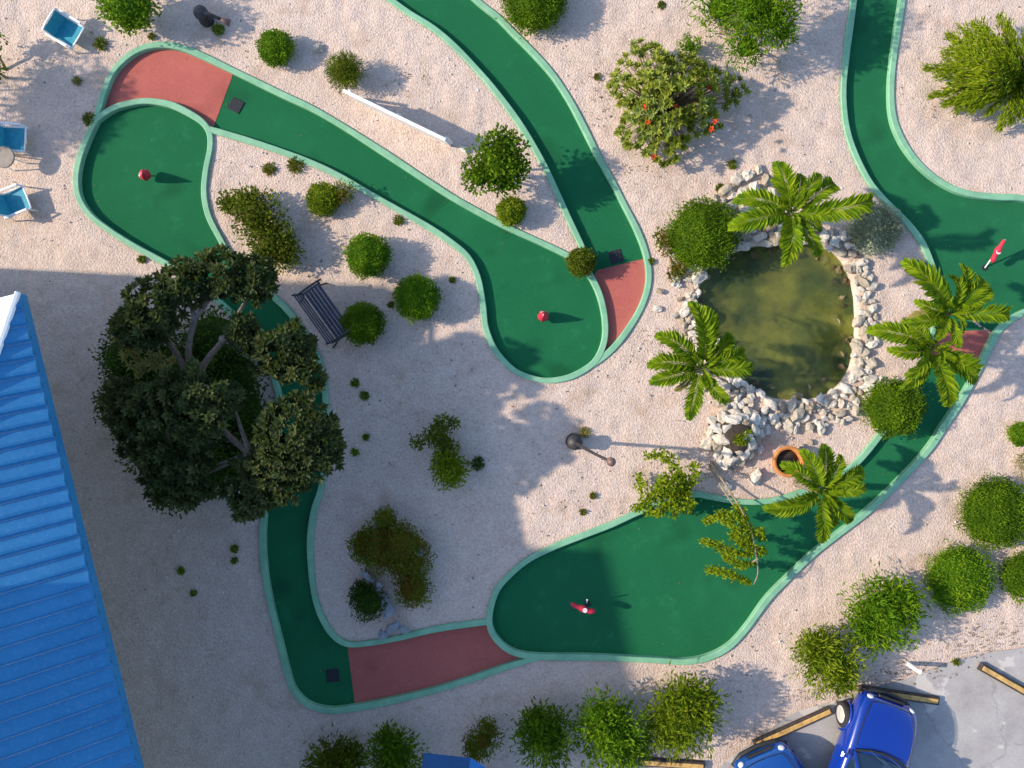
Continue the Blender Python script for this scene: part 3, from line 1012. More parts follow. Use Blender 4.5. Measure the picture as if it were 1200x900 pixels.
SPIKY = 'spiky leafed shrubs along the car park'
for lobes, lab, mt in (
        ([(970, 772, 0.55, 36, 0.45), (955, 760, 0.5, 20, 0.35), (985, 790, 0.5, 20, 0.3)], 'light green spiky shrub next to the blue car bonnet, smaller of two', 'leaf_lime'),
        ([(1036, 717, 0.6, 42, 0.5), (1050, 705, 0.65, 26, 0.4), (1020, 735, 0.5, 26, 0.35)], 'large spiky green shrub above the car park left of the clipped bushes', 'leaf_bright'),
        ([(640, 862, 0.6, 35, 0.5), (630, 850, 0.6, 20, 0.4)], 'shaded spiky shrub, leftmost of three together at the bottom edge', 'leaf_trim'),
        ([(716, 860, 0.65, 40, 0.5), (705, 838, 0.7, 25, 0.4), (735, 872, 0.6, 26, 0.35)], 'middle spiky shrub of three together at the bottom edge', 'leaf_bright'),
        ([(800, 838, 0.7, 42, 0.55), (812, 820, 0.75, 28, 0.4), (782, 850, 0.6, 26, 0.4)], 'yellow green spiky shrub nearest the timber stop, right of three at the bottom', 'leaf_lime'),
        ([(462, 888, 0.5, 32, 0.4), (455, 868, 0.55, 16, 0.35)], 'shaded spiky shrub left of the blue canopy at the bottom edge', 'leaf_trim'),
        ([(390, 895, 0.45, 32, 0.4), (410, 885, 0.4, 18, 0.3)], 'shaded bush at the bottom edge, farthest left of the row', 'leaf_olive')):
    shrub(lobes, lab, mt, (0.14, 0.042), 2.8, 0.28, 0.6, name='spiky_shrub', group=SPIKY)
shrub([(566, 868, 0.35, 20, 0.3), (556, 876, 0.3, 14, 0.2), (572, 852, 0.35, 10, 0.2)], 'small brownish shrub above the blue canopy at the bottom edge', 'leaf_brown', (0.08, 0.035), 1.8, 0.25, 0.5)
shrub([(450, 640, 0.35, 34, 0.32), (478, 655, 0.35, 28, 0.32), (452, 606, 0.4, 12, 0.28), (484, 690, 0.3, 22, 0.28), (428, 640, 0.3, 20, 0.25), (470, 640, 0.45, 28, 0.3)],
      'russet tinged dense shrub with stones in the shade above the red walkway', ['leaf_brown'], (0.06, 0.035), 2.0, 0.15, 0.7)
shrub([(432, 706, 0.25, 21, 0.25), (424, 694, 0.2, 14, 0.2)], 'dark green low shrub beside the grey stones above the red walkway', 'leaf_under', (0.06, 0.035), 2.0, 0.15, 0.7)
shrub([(527, 551, 0.4, 21, 0.35), (521, 538, 0.45, 14, 0.25)], 'lime green rounded bush alone in the tree shadow in the middle', 'leaf_lime', (0.10, 0.04), 2.0, 0.15, 0.7)
shrub([(514, 508, 0.5, 12, 0.16), (508, 512, 0.45, 12, 0.14), (528, 524, 0.5, 9, 0.12), (490, 518, 0.4, 8, 0.1), (518, 494, 0.5, 9, 0.12), (532, 496, 0.4, 6, 0.08), (521, 517, 0.6, 9, 0.1)],
      'straggly sapling with separate leaf tufts above the lime green bush', 'leaf_olive', (0.08, 0.045), 1.3, 0.2, 0.3, name='sapling')
shrub([(-14, 78, 0.6, 17, 0.35), (-12, 45, 0.5, 13, 0.3)], 'green shrub just showing at the left edge near the teal chair', 'leaf_trim', (0.09, 0.05), 1.5, 0.2, 0.6)


def rosette(mb, c, up, n, L, Wd, mat=0, tint=None):
    up = np.array(up, float); up /= np.linalg.norm(up)
    a = np.cross(up, [0.3, 0.9, 0.1]); a /= np.linalg.norm(a)
    b = np.cross(up, a)
    t = rng.uniform(0, 6.28) + np.arange(n) * 2.399
    e = np.linspace(0.15, 1.15, n)[::-1]
    D = (np.cos(t)[:, None] * a + np.sin(t)[:, None] * b) * np.cos(e)[:, None] + up * np.sin(e)[:, None]
    N = up - D * (D @ up)[:, None]
    P = np.repeat(np.array(c, float)[None], n, 0)
    T = rng.uniform(0, 1, n) if tint is None else np.clip(tint + rng.uniform(-.25, .25, n), 0, 1)
    mb.leaves(P, D, N, L * rng.uniform(0.75, 1.15, n), Wd * rng.uniform(0.8, 1.1, n), T, mat)


# orange flowered shrub: open rosettes on radiating stems
def flowering_shrub():
    base = W(783, 120, 0.4)
    root = thing('flowering_shrub', 'big open shrub of green rosettes with orange red flowers right of the curved lane', 'shrub', (base.x, base.y, 0))
    mb, st = MB(), MB()
    tips = []
    for _ in range(1400):
        if len(tips) >= 230:
            break
        a, q = random.uniform(0, 6.283), math.sqrt(random.random())
        lim = 1.35 + 0.25 * math.sin(3 * a + 1) + 0.16 * math.sin(7 * a)
        x, y = q * lim * math.cos(a), q * lim * math.sin(a) * 0.88
        z = max(0.2, 1.25 - 0.8 * q ** 1.6 + random.uniform(-.18, .18))
        if any((x - i) ** 2 + (y - j) ** 2 + (z - k) ** 2 < 0.018 for i, j, k in tips):
            continue
        if (x - 0.12) ** 2 + (y + 0.28) ** 2 < 0.03:
            continue
        tips.append((x, y, z))
    for k, (x, y, z) in enumerate(tips):
        up = (x * 0.7, y * 0.7, 0.9)
        rosette(mb, (x, y, z), up, 16, random.uniform(0.13, 0.18), 0.072, tint=random.choice((0.2, 0.4, 0.55, 0.75, 0.95)))
        st.tube([(x * 0.1, y * 0.1, 0.0), (x * 0.6, y * 0.6, z * 0.55), (x, y, z)], [0.02, 0.014, 0.008], 5, cap=False)
    for (px, py) in ((756, 149), (750, 136), (829, 108), (826, 158), (833, 147), (765, 186), (787, 134)):
        w = W(px, py, 0.75)
        fl = MB()
        for _ in range(1):
            c = (w.x - base.x + random.uniform(-.06, .06), w.y - base.y + random.uniform(-.06, .06), 1.0 + random.uniform(-.05, .15))
            rosette(fl, c, (random.uniform(-.4, .4), random.uniform(-.4, .4), 1), 9, 0.085, 0.055)
        fl.build('flower', M['flower'], root)
    mb.build('foliage', M['leaf_tree'], root)
    st.build('stem', M['twig'], root)


flowering_shrub()


def spray_plant(base_px, sprays, label, mat, name, cat='plant', leaf=(0.10, 0.03), step=0.02, per=3, spread=0.05, group=None, bare=None, stem=0.012, align=0.7):
    """plant of leafy sprays: each spray is a list of (px, py, z)"""
    base = W(*base_px)
    root = thing(name, label, cat, (base.x, base.y, 0), 0, group)
    mb, st = MB(), MB()
    for sp in sprays:
        pts = [W(*p) - Vector((base.x, base.y, 0)) for p in sp]
        c = catmull([tuple(p) for p in pts], step)
        st.tube([tuple(p) for p in catmull([tuple(p) for p in pts], 0.12)], stem, 5)
        d = np.gradient(c, axis=0)
        d /= np.maximum(np.linalg.norm(d, axis=1, keepdims=True), 1e-9)
        n = len(c) * per
        k = np.repeat(np.arange(len(c)), per)
        frac = k / max(1, len(c) - 1)
        sp_w = spread * (0.45 + 0.9 * np.sin(np.clip(frac, 0.05, 1) * 2.6))
        P = c[k] + rng.normal(size=(n, 3)) * (sp_w * 0.5)[:, None]
        P[:, 2] = np.maximum(P[:, 2], 0.02)
        D = d[k] * align + unit(n) * 0.9 + np.array([0, 0, 0.15])
        N = unit(n) * 0.45 + np.array([0, 0, 1.0])
        mb.leaves(P, D, N, leaf[0] * rng.uniform(.7, 1.2, n), leaf[1] * rng.uniform(.7, 1.2, n))
    for b in (bare or []):
        pts = [W(*p) - Vector((base.x, base.y, 0)) for p in b]
        c = catmull([tuple(p) for p in pts], 0.08)
        st.tube([tuple(p) for p in c], list(np.linspace(0.028, 0.012, len(c))), 6)
    mb.build('foliage', M[mat], root)
    st.build('stem', M['twig'], root)
    return root


# feathery yellow green shrub at the right edge of the picture
def feathery():
    o = (1196, 92, 0.25)
    tips = []
    for (px, py, z) in ((1086, 80, .55), (1092, 112, .4), (1108, 62, .6), (1112, 42, .75), (1118, 55, .9), (1128, 34, .9), (1140, 28, 1.0), (1150, 30, 1.0), (1108, 122, .45),
                        (1122, 128, .5), (1140, 128, .5), (1160, 132, .45), (1172, 150, .3), (1185, 142, .4), (1205, 140, .5), (1172, 20, .6), (1182, 28, .7), (1200, 45, .9),
                        (1215, 60, .9), (1100, 88, .7), (1115, 100, .8), (1120, 78, .95), (1135, 62, 1.1), (1130, 110, .8), (1145, 95, 1.1), (1150, 70, 1.15), (1160, 55, 1.1),
                        (1155, 115, .8), (1165, 45, 1.0), (1125, 92, .85), (1140, 80, 1.1), (1220, 100, .8), (1212, 120, .6), (1110, 74, .8), (1118, 118, .6), (1135, 45, 1.0),
                        (1196, 134, .5), (1180, 60, 1.1), (1125, 66, 1.0), (1148, 50, 1.1), (1132, 120, .7), (1148, 122, .65)):
        tips.append([o, ((o[0] * .45 + px * .55), (o[1] * .45 + py * .55), max(z * 1.0, .5)), (px, py, z * .85)])
    spray_plant(o, tips, 'feathery yellow green shrub at the upper right edge', 'leaf_yellow', 'feathery_shrub', 'shrub', (0.14, 0.028), 0.016, 5, 0.09, align=1.5)


feathery()

# thin plants hanging over the wide lane below the pond
spray_plant((812, 575, 0.1), [[(800, 575, .3), (780, 572, .6), (755, 590, .55), (744, 596, .5)], [(800, 575, .3), (790, 585, .6), (770, 602, .5)], [(805, 575, .3), (800, 590, .6), (790, 602, .5)],
                              [(806, 572, .3), (815, 555, .6), (812, 545, .55)], [(803, 572, .3), (795, 560, .6), (775, 562, .6)], [(803, 570, .3), (792, 548, .65), (778, 535, .6), (760, 534, .5)],
                              [(800, 575, .3), (765, 580, .5), (752, 598, .4)], [(800, 575, .3), (782, 592, .6), (762, 600, .5)], [(748, 555, .2), (750, 566, .25), (749, 572, .2)],
                              [(800, 572, .4), (788, 566, .7), (772, 572, .6)], [(803, 574, .4), (806, 588, .6), (808, 598, .5)]],
            'sprawling yellow green plant over the wide lane kerb, left of the bare branch', 'leaf_yellow', 'trailing_plant', leaf=(0.10, 0.055), step=0.02, per=5, spread=0.11)
spray_plant((833, 542, 0.05), [[(883, 640, 1.0), (862, 620, 1.1), (842, 606, .95), (826, 612, .8)], [(882, 650, 1.0), (862, 648, 1.05), (842, 640, .95), (824, 634, .8)], [(884, 660, .9), (868, 662, 1.0), (848, 652, .9)],
                              [(880, 684, .8), (862, 676, .9), (845, 670, .85), (830, 668, .7)], [(882, 630, 1.0), (870, 612, 1.05), (858, 604, 1.0), (842, 603, .9)], [(885, 640, 1.0), (890, 648, .9), (894, 644, .8)],
                              [(880, 625, 1.0), (890, 622, .95), (893, 630, .85)], [(884, 645, 1.0), (866, 634, 1.05), (858, 626, 1.0)], [(880, 620, 1.0), (868, 600, .9), (862, 592, .8)]],
            'bright yellow green sprays hanging from a long bare arching branch over the wide lane', 'leaf_yellow', 'arching_plant', leaf=(0.08, 0.04), step=0.013, per=7, spread=0.07,
            bare=[[(833, 542, .03), (850, 568, .6), (868, 596, .95), (880, 622, 1.05), (886, 650, 1.0), (888, 672, .9), (883, 685, .8)], [(830, 545, .03), (858, 590, .5), (872, 610, .8)],
                  [(888, 655, 1.0), (876, 662, .95)]])
spray_plant((1200, 530, 0.05), [[(1204, 530, .1), (1196, 534, .25), (1190, 545, .15)], [(1204, 530, .1), (1197, 545, .25), (1198, 560, .12)], [(1206, 530, .1), (1205, 548, .25), (1206, 560, .1)]],
            'small yellowing plant at the right edge below the small green bush', 'leaf_dry', 'yellowing_plant', leaf=(0.09, 0.02), per=3, spread=0.06)


# ------------------------------------------------------------------ palms
def frond_mesh(mb, L, width, droop, lift, curl=0.0):
    """one frond along +x: rachis that rises and arches over, leaflets folded in a V"""
    t = np.linspace(0, 1, 15)
    x = L * (t - 0.10 * t ** 3)
    z = lift * L * np.sin(t * 1.7) - droop * L * t ** 2.2
    y = curl * L * t ** 2
    pts = np.stack([x, y, z], 1)
    n = 46
    s = np.repeat(np.linspace(0.12, 0.995, n), 2)
    side = np.tile([1.0, -1.0], n)
    P = np.stack([np.interp(s, t, pts[:, k]) for k in range(3)], 1)
    tang = np.gradient(pts, axis=0)
    Tn = np.stack([np.interp(s, t, tang[:, k]) for k in range(3)], 1)
    Tn /= np.linalg.norm(Tn, axis=1, keepdims=True)
    Y = np.array([0.0, 1.0, 0.0])
    D = Tn * (0.55 + 0.7 * s[:, None]) + Y * side[:, None] * (1.0 - 0.35 * s[:, None]) + np.array([0, 0, 0.15]) + rng.normal(size=(2 * n, 3)) * 0.10
    Ln = width * np.clip(np.sin(0.35 + s * 2.45), 0.25, 1) * rng.uniform(.85, 1.12, 2 * n)
    N = np.cross(D, np.cross(np.array([0, 0, 1.0]), D)) + Y * side[:, None] * -0.35
    mb.leaves(P, D, N, Ln, 0.052, np.clip(0.5 + rng.normal(size=2 * n) * 0.28, 0, 1))
    return pts


FRONDS = []
for k in range(6):
    mb = MB()
    pts = frond_mesh(mb, 1.0, 0.235, [0.25, 0.35, 0.45, 0.3, 0.55, 0.4][k], [0.42, 0.5, 0.40, 0.6, 0.5, 0.35][k], [0.1, -0.1, 0.0, 0.14, -0.06, 0.05][k])
    mb.tube([tuple(p) for p in pts], list(np.linspace(0.010, 0.003, len(pts))), 5, mat=1)
    tmp = mb.build('frond', [M['leaf_palm'], M['leaf_lime']])
    FRONDS.append(tmp.data)
    bpy.data.objects.remove(tmp)


DRY_FRONDS = []
for me in FRONDS[:2]:
    d = me.copy(); d.materials.clear(); d.materials.append(M['leaf_dry']); d.materials.append(M['twig']); DRY_FRONDS.append(d)


def palm(px, py, h, spans, label):
    """spans: (angle in the picture, degrees anticlockwise from right; reach in pixels)"""
    w = W(px, py, h)
    root = thing('palm_tree', label, 'palm', (w.x, w.y, 0), 0, 'short palms around the pond')
    tr = MB()
    prof = [(0.085, -0.03), (0.10, 0.05)]
    z = 0.05
    while z < h - 0.12:
        prof += [(0.085, z + 0.03), (0.07, z + 0.10)]
        z += 0.10
    prof.append((0.05, h + 0.02))
    tr.lathe(prof, 10)
    tr.build('trunk', M['bark'], root)
    for k, (ang, reach) in enumerate(spans):
        fr = link('frond', random.choice(FRONDS), root, (0, 0, h - 0.02))
        L = reach / PPM * (CAM_H - h) / CAM_H / 0.9
        fr.scale = (L, L * random.uniform(.95, 1.15), L * random.uniform(.8, 1.15))
        fr.rotation_euler = (random.uniform(-.25, .25), random.uniform(-.12, .12), R(ang))
    for k in range(2):
        fr = link('frond', DRY_FRONDS[k], root, (0, 0, h - 0.10))
        L = random.uniform(.62, .85)
        fr.scale = (L, L * .75, L)
        fr.rotation_euler = (random.uniform(-.4, .4), R(random.uniform(22, 38)), random.uniform(0, 6.28))
        fr['label'] = 'dried straw coloured frond hanging low'
    for k in range(3):
        fr = link('frond', random.choice(FRONDS), root, (0, 0, h))
        L = random.uniform(.45, .6)
        fr.scale = (L, L * .8, L * 1.3)
        fr.rotation_euler = (0, R(-28), k * 2.1 + random.random())
    return root


palm(928, 250, 1.65, [(62, 52), (104, 62), (122, 46), (38, 66), (2, 80), (-16, 46), (160, 66), (192, 72), (-95, 64), (-72, 55), (-118, 44), (-42, 38), (84, 46)],
     'palm at the top of the pond above the green water')
palm(822, 432, 1.35, [(99, 76), (84, 72), (140, 66), (172, 62), (192, 60), (28, 54), (48, 56), (-8, 54), (-108, 60), (-62, 46), (14, 56)],
     'palm on the left bank of the pond with fronds over the gravel')
palm(1112, 368, 1.75, [(76, 56), (52, 58), (142, 84), (120, 50), (98, 44), (8, 62), (26, 50), (165, 44), (-85, 40), (190, 48), (-130, 36)],
     'upper of the two palms that overlap right of the pond')
palm(1092, 408, 1.45, [(162, 72), (-96, 66), (-74, 60), (-48, 60), (-22, 60), (140, 46), (208, 50), (-125, 56), (95, 34), (186, 52)],
     'lower of the two palms that overlap right of the pond')
palm(962, 576, 1.35, [(140, 60), (108, 56), (80, 54), (58, 46), (26, 58), (196, 66), (-100, 56), (-48, 50), (2, 44), (212, 48), (-72, 44)],
     'palm rising over the wide lane beside the terracotta pot')


# ------------------------------------------------------------------ the big dark tree and its underplanting
def big_tree():
    base = G(280, 458)
    root = thing('shade_tree', 'big dark spreading tree with bare grey limbs between leaf clumps over the lane', 'tree', (base.x, base.y, 0))
    lobes = [(178, 368, 2.4, 44), (160, 385, 2.2, 28), (215, 335, 2.3, 34), (262, 322, 2.2, 36), (298, 328, 2.1, 32), (322, 402, 2.4, 42), (288, 390, 2.4, 22), (350, 412, 2.2, 26),
             (225, 475, 2.8, 56), (185, 500, 2.5, 54), (205, 550, 2.3, 44), (250, 545, 2.4, 40), (345, 505, 2.75, 54), (372, 525, 2.5, 38), (325, 552, 2.5, 44), (295, 578, 2.3, 34),
             (230, 560, 2.2, 36), (152, 470, 2.1, 36), (268, 468, 2.6, 26), (356, 440, 2.3, 28)]
    gaps = [(216, 402, 18, 38, -.40), (250, 416, 22, 38, .45), (276, 508, 18, 42, -.55), (302, 462, 20, 26, 0), (238, 392, 20, 26, 0), (258, 556, 22, 11, 0), (172, 432, 44, 9, .25), (325, 368, 30, 18, .5), (340, 455, 24, 9, 0.1), (205, 518, 9, 26, .9)]
    mb, tr, li = MB(), MB(), MB()
    fork = W(226, 458, 1.55) - base
    tr.tube([(0, 0, -0.05), tuple(fork * .3), tuple(fork * .7), fork], [0.22, 0.17, 0.14, 0.13], 10)
    limb_sets = {}
    hubs = [W(228, 374, 2.3), W(262, 398, 2.3), W(292, 532, 2.35), W(185, 480, 2.2), W(188, 388, 2.1)]
    for hpos in hubs:
        q = hpos - base
        mid = fork.lerp(q, 0.5) + Vector((random.uniform(-.12, .12), random.uniform(-.08, .08), 0.12))
        c = catmull([tuple(fork - Vector((0, 0, .05))), tuple(mid), tuple(q)], 0.12)
        li.tube([tuple(p) for p in c], list(np.linspace(0.085, 0.055, len(c)) * rng.uniform(.93, 1.08, len(c))), 9)
    for (px, py, z, rp) in lobes:
        w = W(px, py, z) - base
        r = (rp - 4) / PPM * (CAM_H - z) / CAM_H
        near = min((h - base for h in hubs), key=lambda h: (h - w).length)
        mid = near.lerp(w, 0.55) + Vector((0, 0, -0.08))
        c = catmull([tuple(near - (w - near) * 0.05), tuple(mid), tuple(w - Vector((0, 0, .15)))], 0.12)
        li.tube([tuple(p) for p in c], list(np.linspace(0.06, 0.02, len(c))), 7)
        for _ in range(int(235 * r * r + 40)):
            d = unit(1)[0]
            d[2] = abs(d[2]) * random.choice((1, 1, 1, -0.5))
            q = random.uniform(0.55, 1.02)
            P = np.array([w.x + d[0] * r * q, w.y + d[1] * r * q, w.z + d[2] * 0.42 * q])
            g = P + np.array(base)                          # leave the gaps through which the limbs show
            kk = CAM_H / (CAM_H - g[2]) * PPM
            ix, iy = 600 + g[0] * kk, 450 - g[1] * kk
            skip = False
            for (gx, gy, ga, gb, gt) in gaps:
                ex, ey = ix - gx, iy - gy
                fx, fy = ex * math.cos(gt) - ey * math.sin(gt), ex * math.sin(gt) + ey * math.cos(gt)
                skip |= (fx / ga) ** 2 + (fy / gb) ** 2 < 1
            if not skip:
                rosette(mb, P, (d[0] * 0.7, d[1] * 0.7, 0.9), 11, random.uniform(0.13, 0.19), 0.08, tint=random.random())
    # the yellowing bough at the left
    dry = MB()
    for (px, py) in ((150, 415), (158, 425), (168, 437), (150, 405), (180, 420), (192, 416), (176, 430), (160, 412), (142, 398), (200, 424), (165, 430), (186, 432)):
        w = W(px, py, 2.35) - base
        for _ in range(3):
            rosette(dry, (w.x + random.uniform(-.1, .1), w.y + random.uniform(-.1, .1), w.z + random.uniform(-.1, .1)), (random.uniform(-.5, .5), random.uniform(-.5, .5), 1), 9, 0.15, 0.05)
    mb.build('crown', M['leaf_dark'], root)
    dry.build('dry_bough', M['leaf_dry'], root)
    tr.build('trunk', M['bark'], root, smooth=True)
    li.build('limb', M['bark'], root, smooth=True)


big_tree()
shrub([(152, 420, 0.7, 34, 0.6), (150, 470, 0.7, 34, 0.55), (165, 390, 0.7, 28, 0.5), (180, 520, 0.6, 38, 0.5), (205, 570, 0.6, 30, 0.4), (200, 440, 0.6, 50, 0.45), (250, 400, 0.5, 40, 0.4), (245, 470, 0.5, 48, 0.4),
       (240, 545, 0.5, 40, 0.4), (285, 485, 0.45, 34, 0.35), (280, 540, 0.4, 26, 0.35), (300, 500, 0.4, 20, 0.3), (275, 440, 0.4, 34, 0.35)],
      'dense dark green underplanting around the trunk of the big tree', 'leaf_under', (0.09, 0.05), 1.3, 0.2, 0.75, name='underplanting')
for (px, py, r) in ((120, 438, .12), (119, 462, .11), (121, 480, .12), (127, 505, .10), (134, 518, .13), (146, 528, .12), (236, 361, .13), (160, 545, .1)):
    pass


def tuft(px, py, rpx, mat, name, label, group, h=0.10):
    w = W(px, py, 0.03)
    r = rpx / PPM
    mb = MB()
    n = int(40 + 700 * r)
    a = rng.uniform(0, 6.28, n); q = rng.random(n) * r * 0.7
    P = np.stack([np.cos(a) * q, np.sin(a) * q, rng.uniform(0.005, h * 0.6, n)], 1)
    D = np.stack([np.cos(a), np.sin(a), rng.uniform(0.0, 0.5, n)], 1) + unit(n) * 0.8
    mb.leaves(P, D, unit(n) * 0.5 + np.array([0, 0, 0.8]), np.full(n, 0.035 + r * 0.3), 0.026)
    o = mb.build(name, M[mat], loc=(w.x, w.y, 0))
    return tag(o, label, 'weed', group)


WEED = 'weeds sprouting from the gravel'
for (px, py, r, mt, lab) in (
        (316, 198, 9, 'leaf_brown', 'brownish weed tuft just left of another one under the long straight lane'),
        (346, 194, 11, 'leaf_brown', 'largest brownish weed tuft touching the lower kerb of the long straight lane'),
        (467, 258, 7, 'leaf_olive', 'olive weed tuft under the lower kerb of the long lane, right of the lime bush'),
        (858, 193, 6, 'leaf_olive', 'dark weed tuft on the sand below the orange flowered shrub'),
        (843, 220, 5, 'leaf_brown', 'small brown weed tuft above the large clipped bush at the pond'),
        (416, 449, 6, 'leaf_trim', 'upper of two dark weeds right of the big tree in its shade'),
        (427, 464, 6, 'leaf_trim', 'lower of two dark weeds right of the big tree in its shade'),
        (429, 512, 4, 'leaf_trim', 'little weed in the shade left of the straggly sapling'),
        (416, 530, 5, 'leaf_bright', 'little brighter weed in the shade near the right side of the big tree'),
        (275, 643, 5, 'leaf_trim', 'upper of two tiny weeds left of the shaded green lane'),
        (275, 657, 4, 'leaf_trim', 'lower of two tiny weeds left of the shaded green lane'),
        (212, 669, 5, 'leaf_bright', 'tiny green weed in deep shade between the blue roof and the lane'),
        (227, 695, 4, 'leaf_trim', 'tiny dark weed in deep shade, nearest the bottom beside the blue roof'),
        (763, 306, 4, 'leaf_olive', 'tiny weed right of the red crescent carpet kerb'),
        (178, 43, 4, 'leaf_brown', 'tiny brown weed above the coral red tee area'),
        (90, 95, 6, 'leaf_dry', 'dry yellow weed in the shade below the upper teal chair'),
        (1121, 776, 4, 'leaf_olive', 'tiny weed at the edge of the car park right of the white post'),
        (775, 6, 5, 'leaf_olive', 'small weed at the top edge above the orange flowered shrub'),
        (1000, 460, 6, 'leaf_lime', 'small green weed among the rocks at the lower right of the pond'),
        (530, 328, 4, 'leaf_olive', 'tiny weed beside the kerb right of the clipped bushes'),
        (458, 357, 4, 'leaf_olive', 'tiny weed between two clipped bushes near the bench'),
        (695, 581, 4, 'leaf_brown', 'right one of two brown specks of weed above the wide lane'),
        (683, 600, 4, 'leaf_brown', 'lower left one of two brown specks of weed above the wide lane'),
        (105, 140, 9, 'leaf_olive', 'olive weed outside the kerb beside the coral red tee area'),
        (166, 304, 5, 'leaf_olive', 'olive weed outside the kerb just above the big tree'),
        (700, 90, 4, 'leaf_brown', 'brown weed speck left of the orange flowered shrub')):
    tuft(px, py, r, mt, 'weed', lab, WEED)
tuft(118, 52, 9, 'leaf_olive', 'grass_clump', 'dark olive grass clump on the gravel right of the upper teal chair', None, 0.16)
tuft(256, 35, 8, 'leaf_lime', 'grass_clump', 'yellow green grass clump at the foot of the upper left light', None, 0.12)
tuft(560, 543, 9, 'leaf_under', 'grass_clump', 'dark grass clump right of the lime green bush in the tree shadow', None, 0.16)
tuft(685, 507, 7, 'leaf_dry', 'grass_clump', 'yellow grass clump at the foot of the middle light post', None, 0.10)

# ------------------------------------------------------------------ the house with the blue sheet roof
def house():
    HE = 4.4
    c0 = W(23, 344, HE)
    u = Vector((0.241, -0.970, 0))          # along the eave, away from the hip
    v = Vector((-0.970, -0.241, 0))         # from the eave inwards
    ang = math.atan2(u.y, u.x)
    root = thing('house', 'house with blue ribbed sheet roof and a white end slope at the left edge', 'house', (c0.x, c0.y, 0), ang)
    # in the house's own axes x runs along the eave, y points OUT from the eave (towards the course)
    pitch = math.tan(R(23.5))
    wid, length = 6.0, 17.0
    step = 0.29
    hipk = 2.1                              # how far the hip runs along the eave for every metre inwards

    def slope(x, y, dz=0.0):                 # y is negative inwards
        return (x, y, HE + (-y) * pitch + dz)
    n = int(length / step)
    nrmz = 0.0
    for i in range(n):
        x0, x1 = i * step, (i + 1) * step
        mb = MB()
        ymax = min(wid, 40)
        a0 = min(wid, x0 / hipk); a1 = min(wid, x1 / hipk)
        # flat pan, then the raised seam along its far edge
        s0, s1, s2, s3 = x1 - 0.10, x1 - 0.075, x1 - 0.03, x1 - 0.005
        prof = [(x0, 0.0), (x0 + .05, 0.014), (x0 + .12, 0.038), (x0 + .19, .056), (x0 + .235, .052), (x1 - .03, .006), (x1 - .004, .0)]
        vs = []
        for (x, dz) in prof:
            dep = min(wid, x / hipk)
            vs.append(slope(x, 0.0, dz)); vs.append(slope(x, -max(dep, 0.001), dz))
        fs = [(2 * k, 2 * k + 2, 2 * k + 3, 2 * k + 1) for k in range(len(prof) - 1)]
        # folded down lip at the eave
        b = len(vs)
        for (x, dz) in prof:
            vs.append((x, 0.004, HE + dz - 0.05))
        fs += [(b + k, b + k + 1, 2 * k + 2, 2 * k) for k in range(len(prof) - 1)]
        mb.add(vs, fs)
        mb.build('roof_panel', M['roof'], root)
    # white end slope: between the end eave and the hip
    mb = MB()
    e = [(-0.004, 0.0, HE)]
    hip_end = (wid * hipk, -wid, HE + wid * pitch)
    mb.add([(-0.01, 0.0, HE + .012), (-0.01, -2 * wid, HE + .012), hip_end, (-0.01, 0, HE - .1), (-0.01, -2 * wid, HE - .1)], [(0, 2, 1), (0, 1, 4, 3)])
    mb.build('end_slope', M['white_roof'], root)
    # hip cap
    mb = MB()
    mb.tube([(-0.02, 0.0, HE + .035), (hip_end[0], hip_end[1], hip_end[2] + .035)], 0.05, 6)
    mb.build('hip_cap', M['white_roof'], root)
    # gutter along the eave
    mb = MB()
    mb.box((length / 2, -0.012, HE - 0.105), (length, 0.03, 0.16), bev=0.006)
    mb.build('fascia', M['roof'], root)
    # walls under the overhang
    mb = MB()
    mb.box((length / 2, -wid - 1.4, HE / 2 - 0.06), (length - 0.5, 2 * wid - 3.6, HE - 0.1))
    mb.build('wall', M['wall'], root)
    # upper storey farther back, out of the picture; its shade reaches across the course
    inv = Matrix.Translation((c0.x, c0.y, 0)) @ Matrix.Rotation(ang, 4, 'Z')
    inv.invert()
    a = inv @ G(58, 612); b = inv @ G(190, 1040)
    mb = MB()
    x0, x1, y1 = a.x, max(b.x, a.x + 8), a.y
    mb.box(((x0 + x1) / 2, y1 - 2.6, 3.75), (x1 - x0, 5.2, 7.45))
    mb.build('upper_storey', M['wall'], root)
    return root


house()


def add_shade_block():  # unseen block added for its shadow; height and length fitted to that shade
    p = G(-190, 372)
    root = thing('shade_block', 'unseen pale flat roofed block beyond the left edge, added to shade the course', 'shade_block', (p.x, p.y, 0), R(-3))
    mb = MB()
    mb.box((0, 0, 3.0), (4.2, 2.7, 6.0))
    mb.build('wall', M['wall'], root)
    mb = MB()
    mb.box((0, 0, 6.11), (4.4, 2.8, 0.2), bev=.03)
    mb.build('roof', M['white_roof'], root)


add_shade_block()
shrub([(-260, 62, 2.3, 52, 0.75), (-215, 40, 2.2, 40, 0.6), (-235, 95, 2.1, 42, 0.6), (-190, 75, 2.0, 28, 0.4)], 'leafy tree standing beyond the left edge beside the chairs', 'leaf_trim', (0.14, 0.08), 1.0, 0.25, 0.5, name='broadleaf_tree', cat='tree')


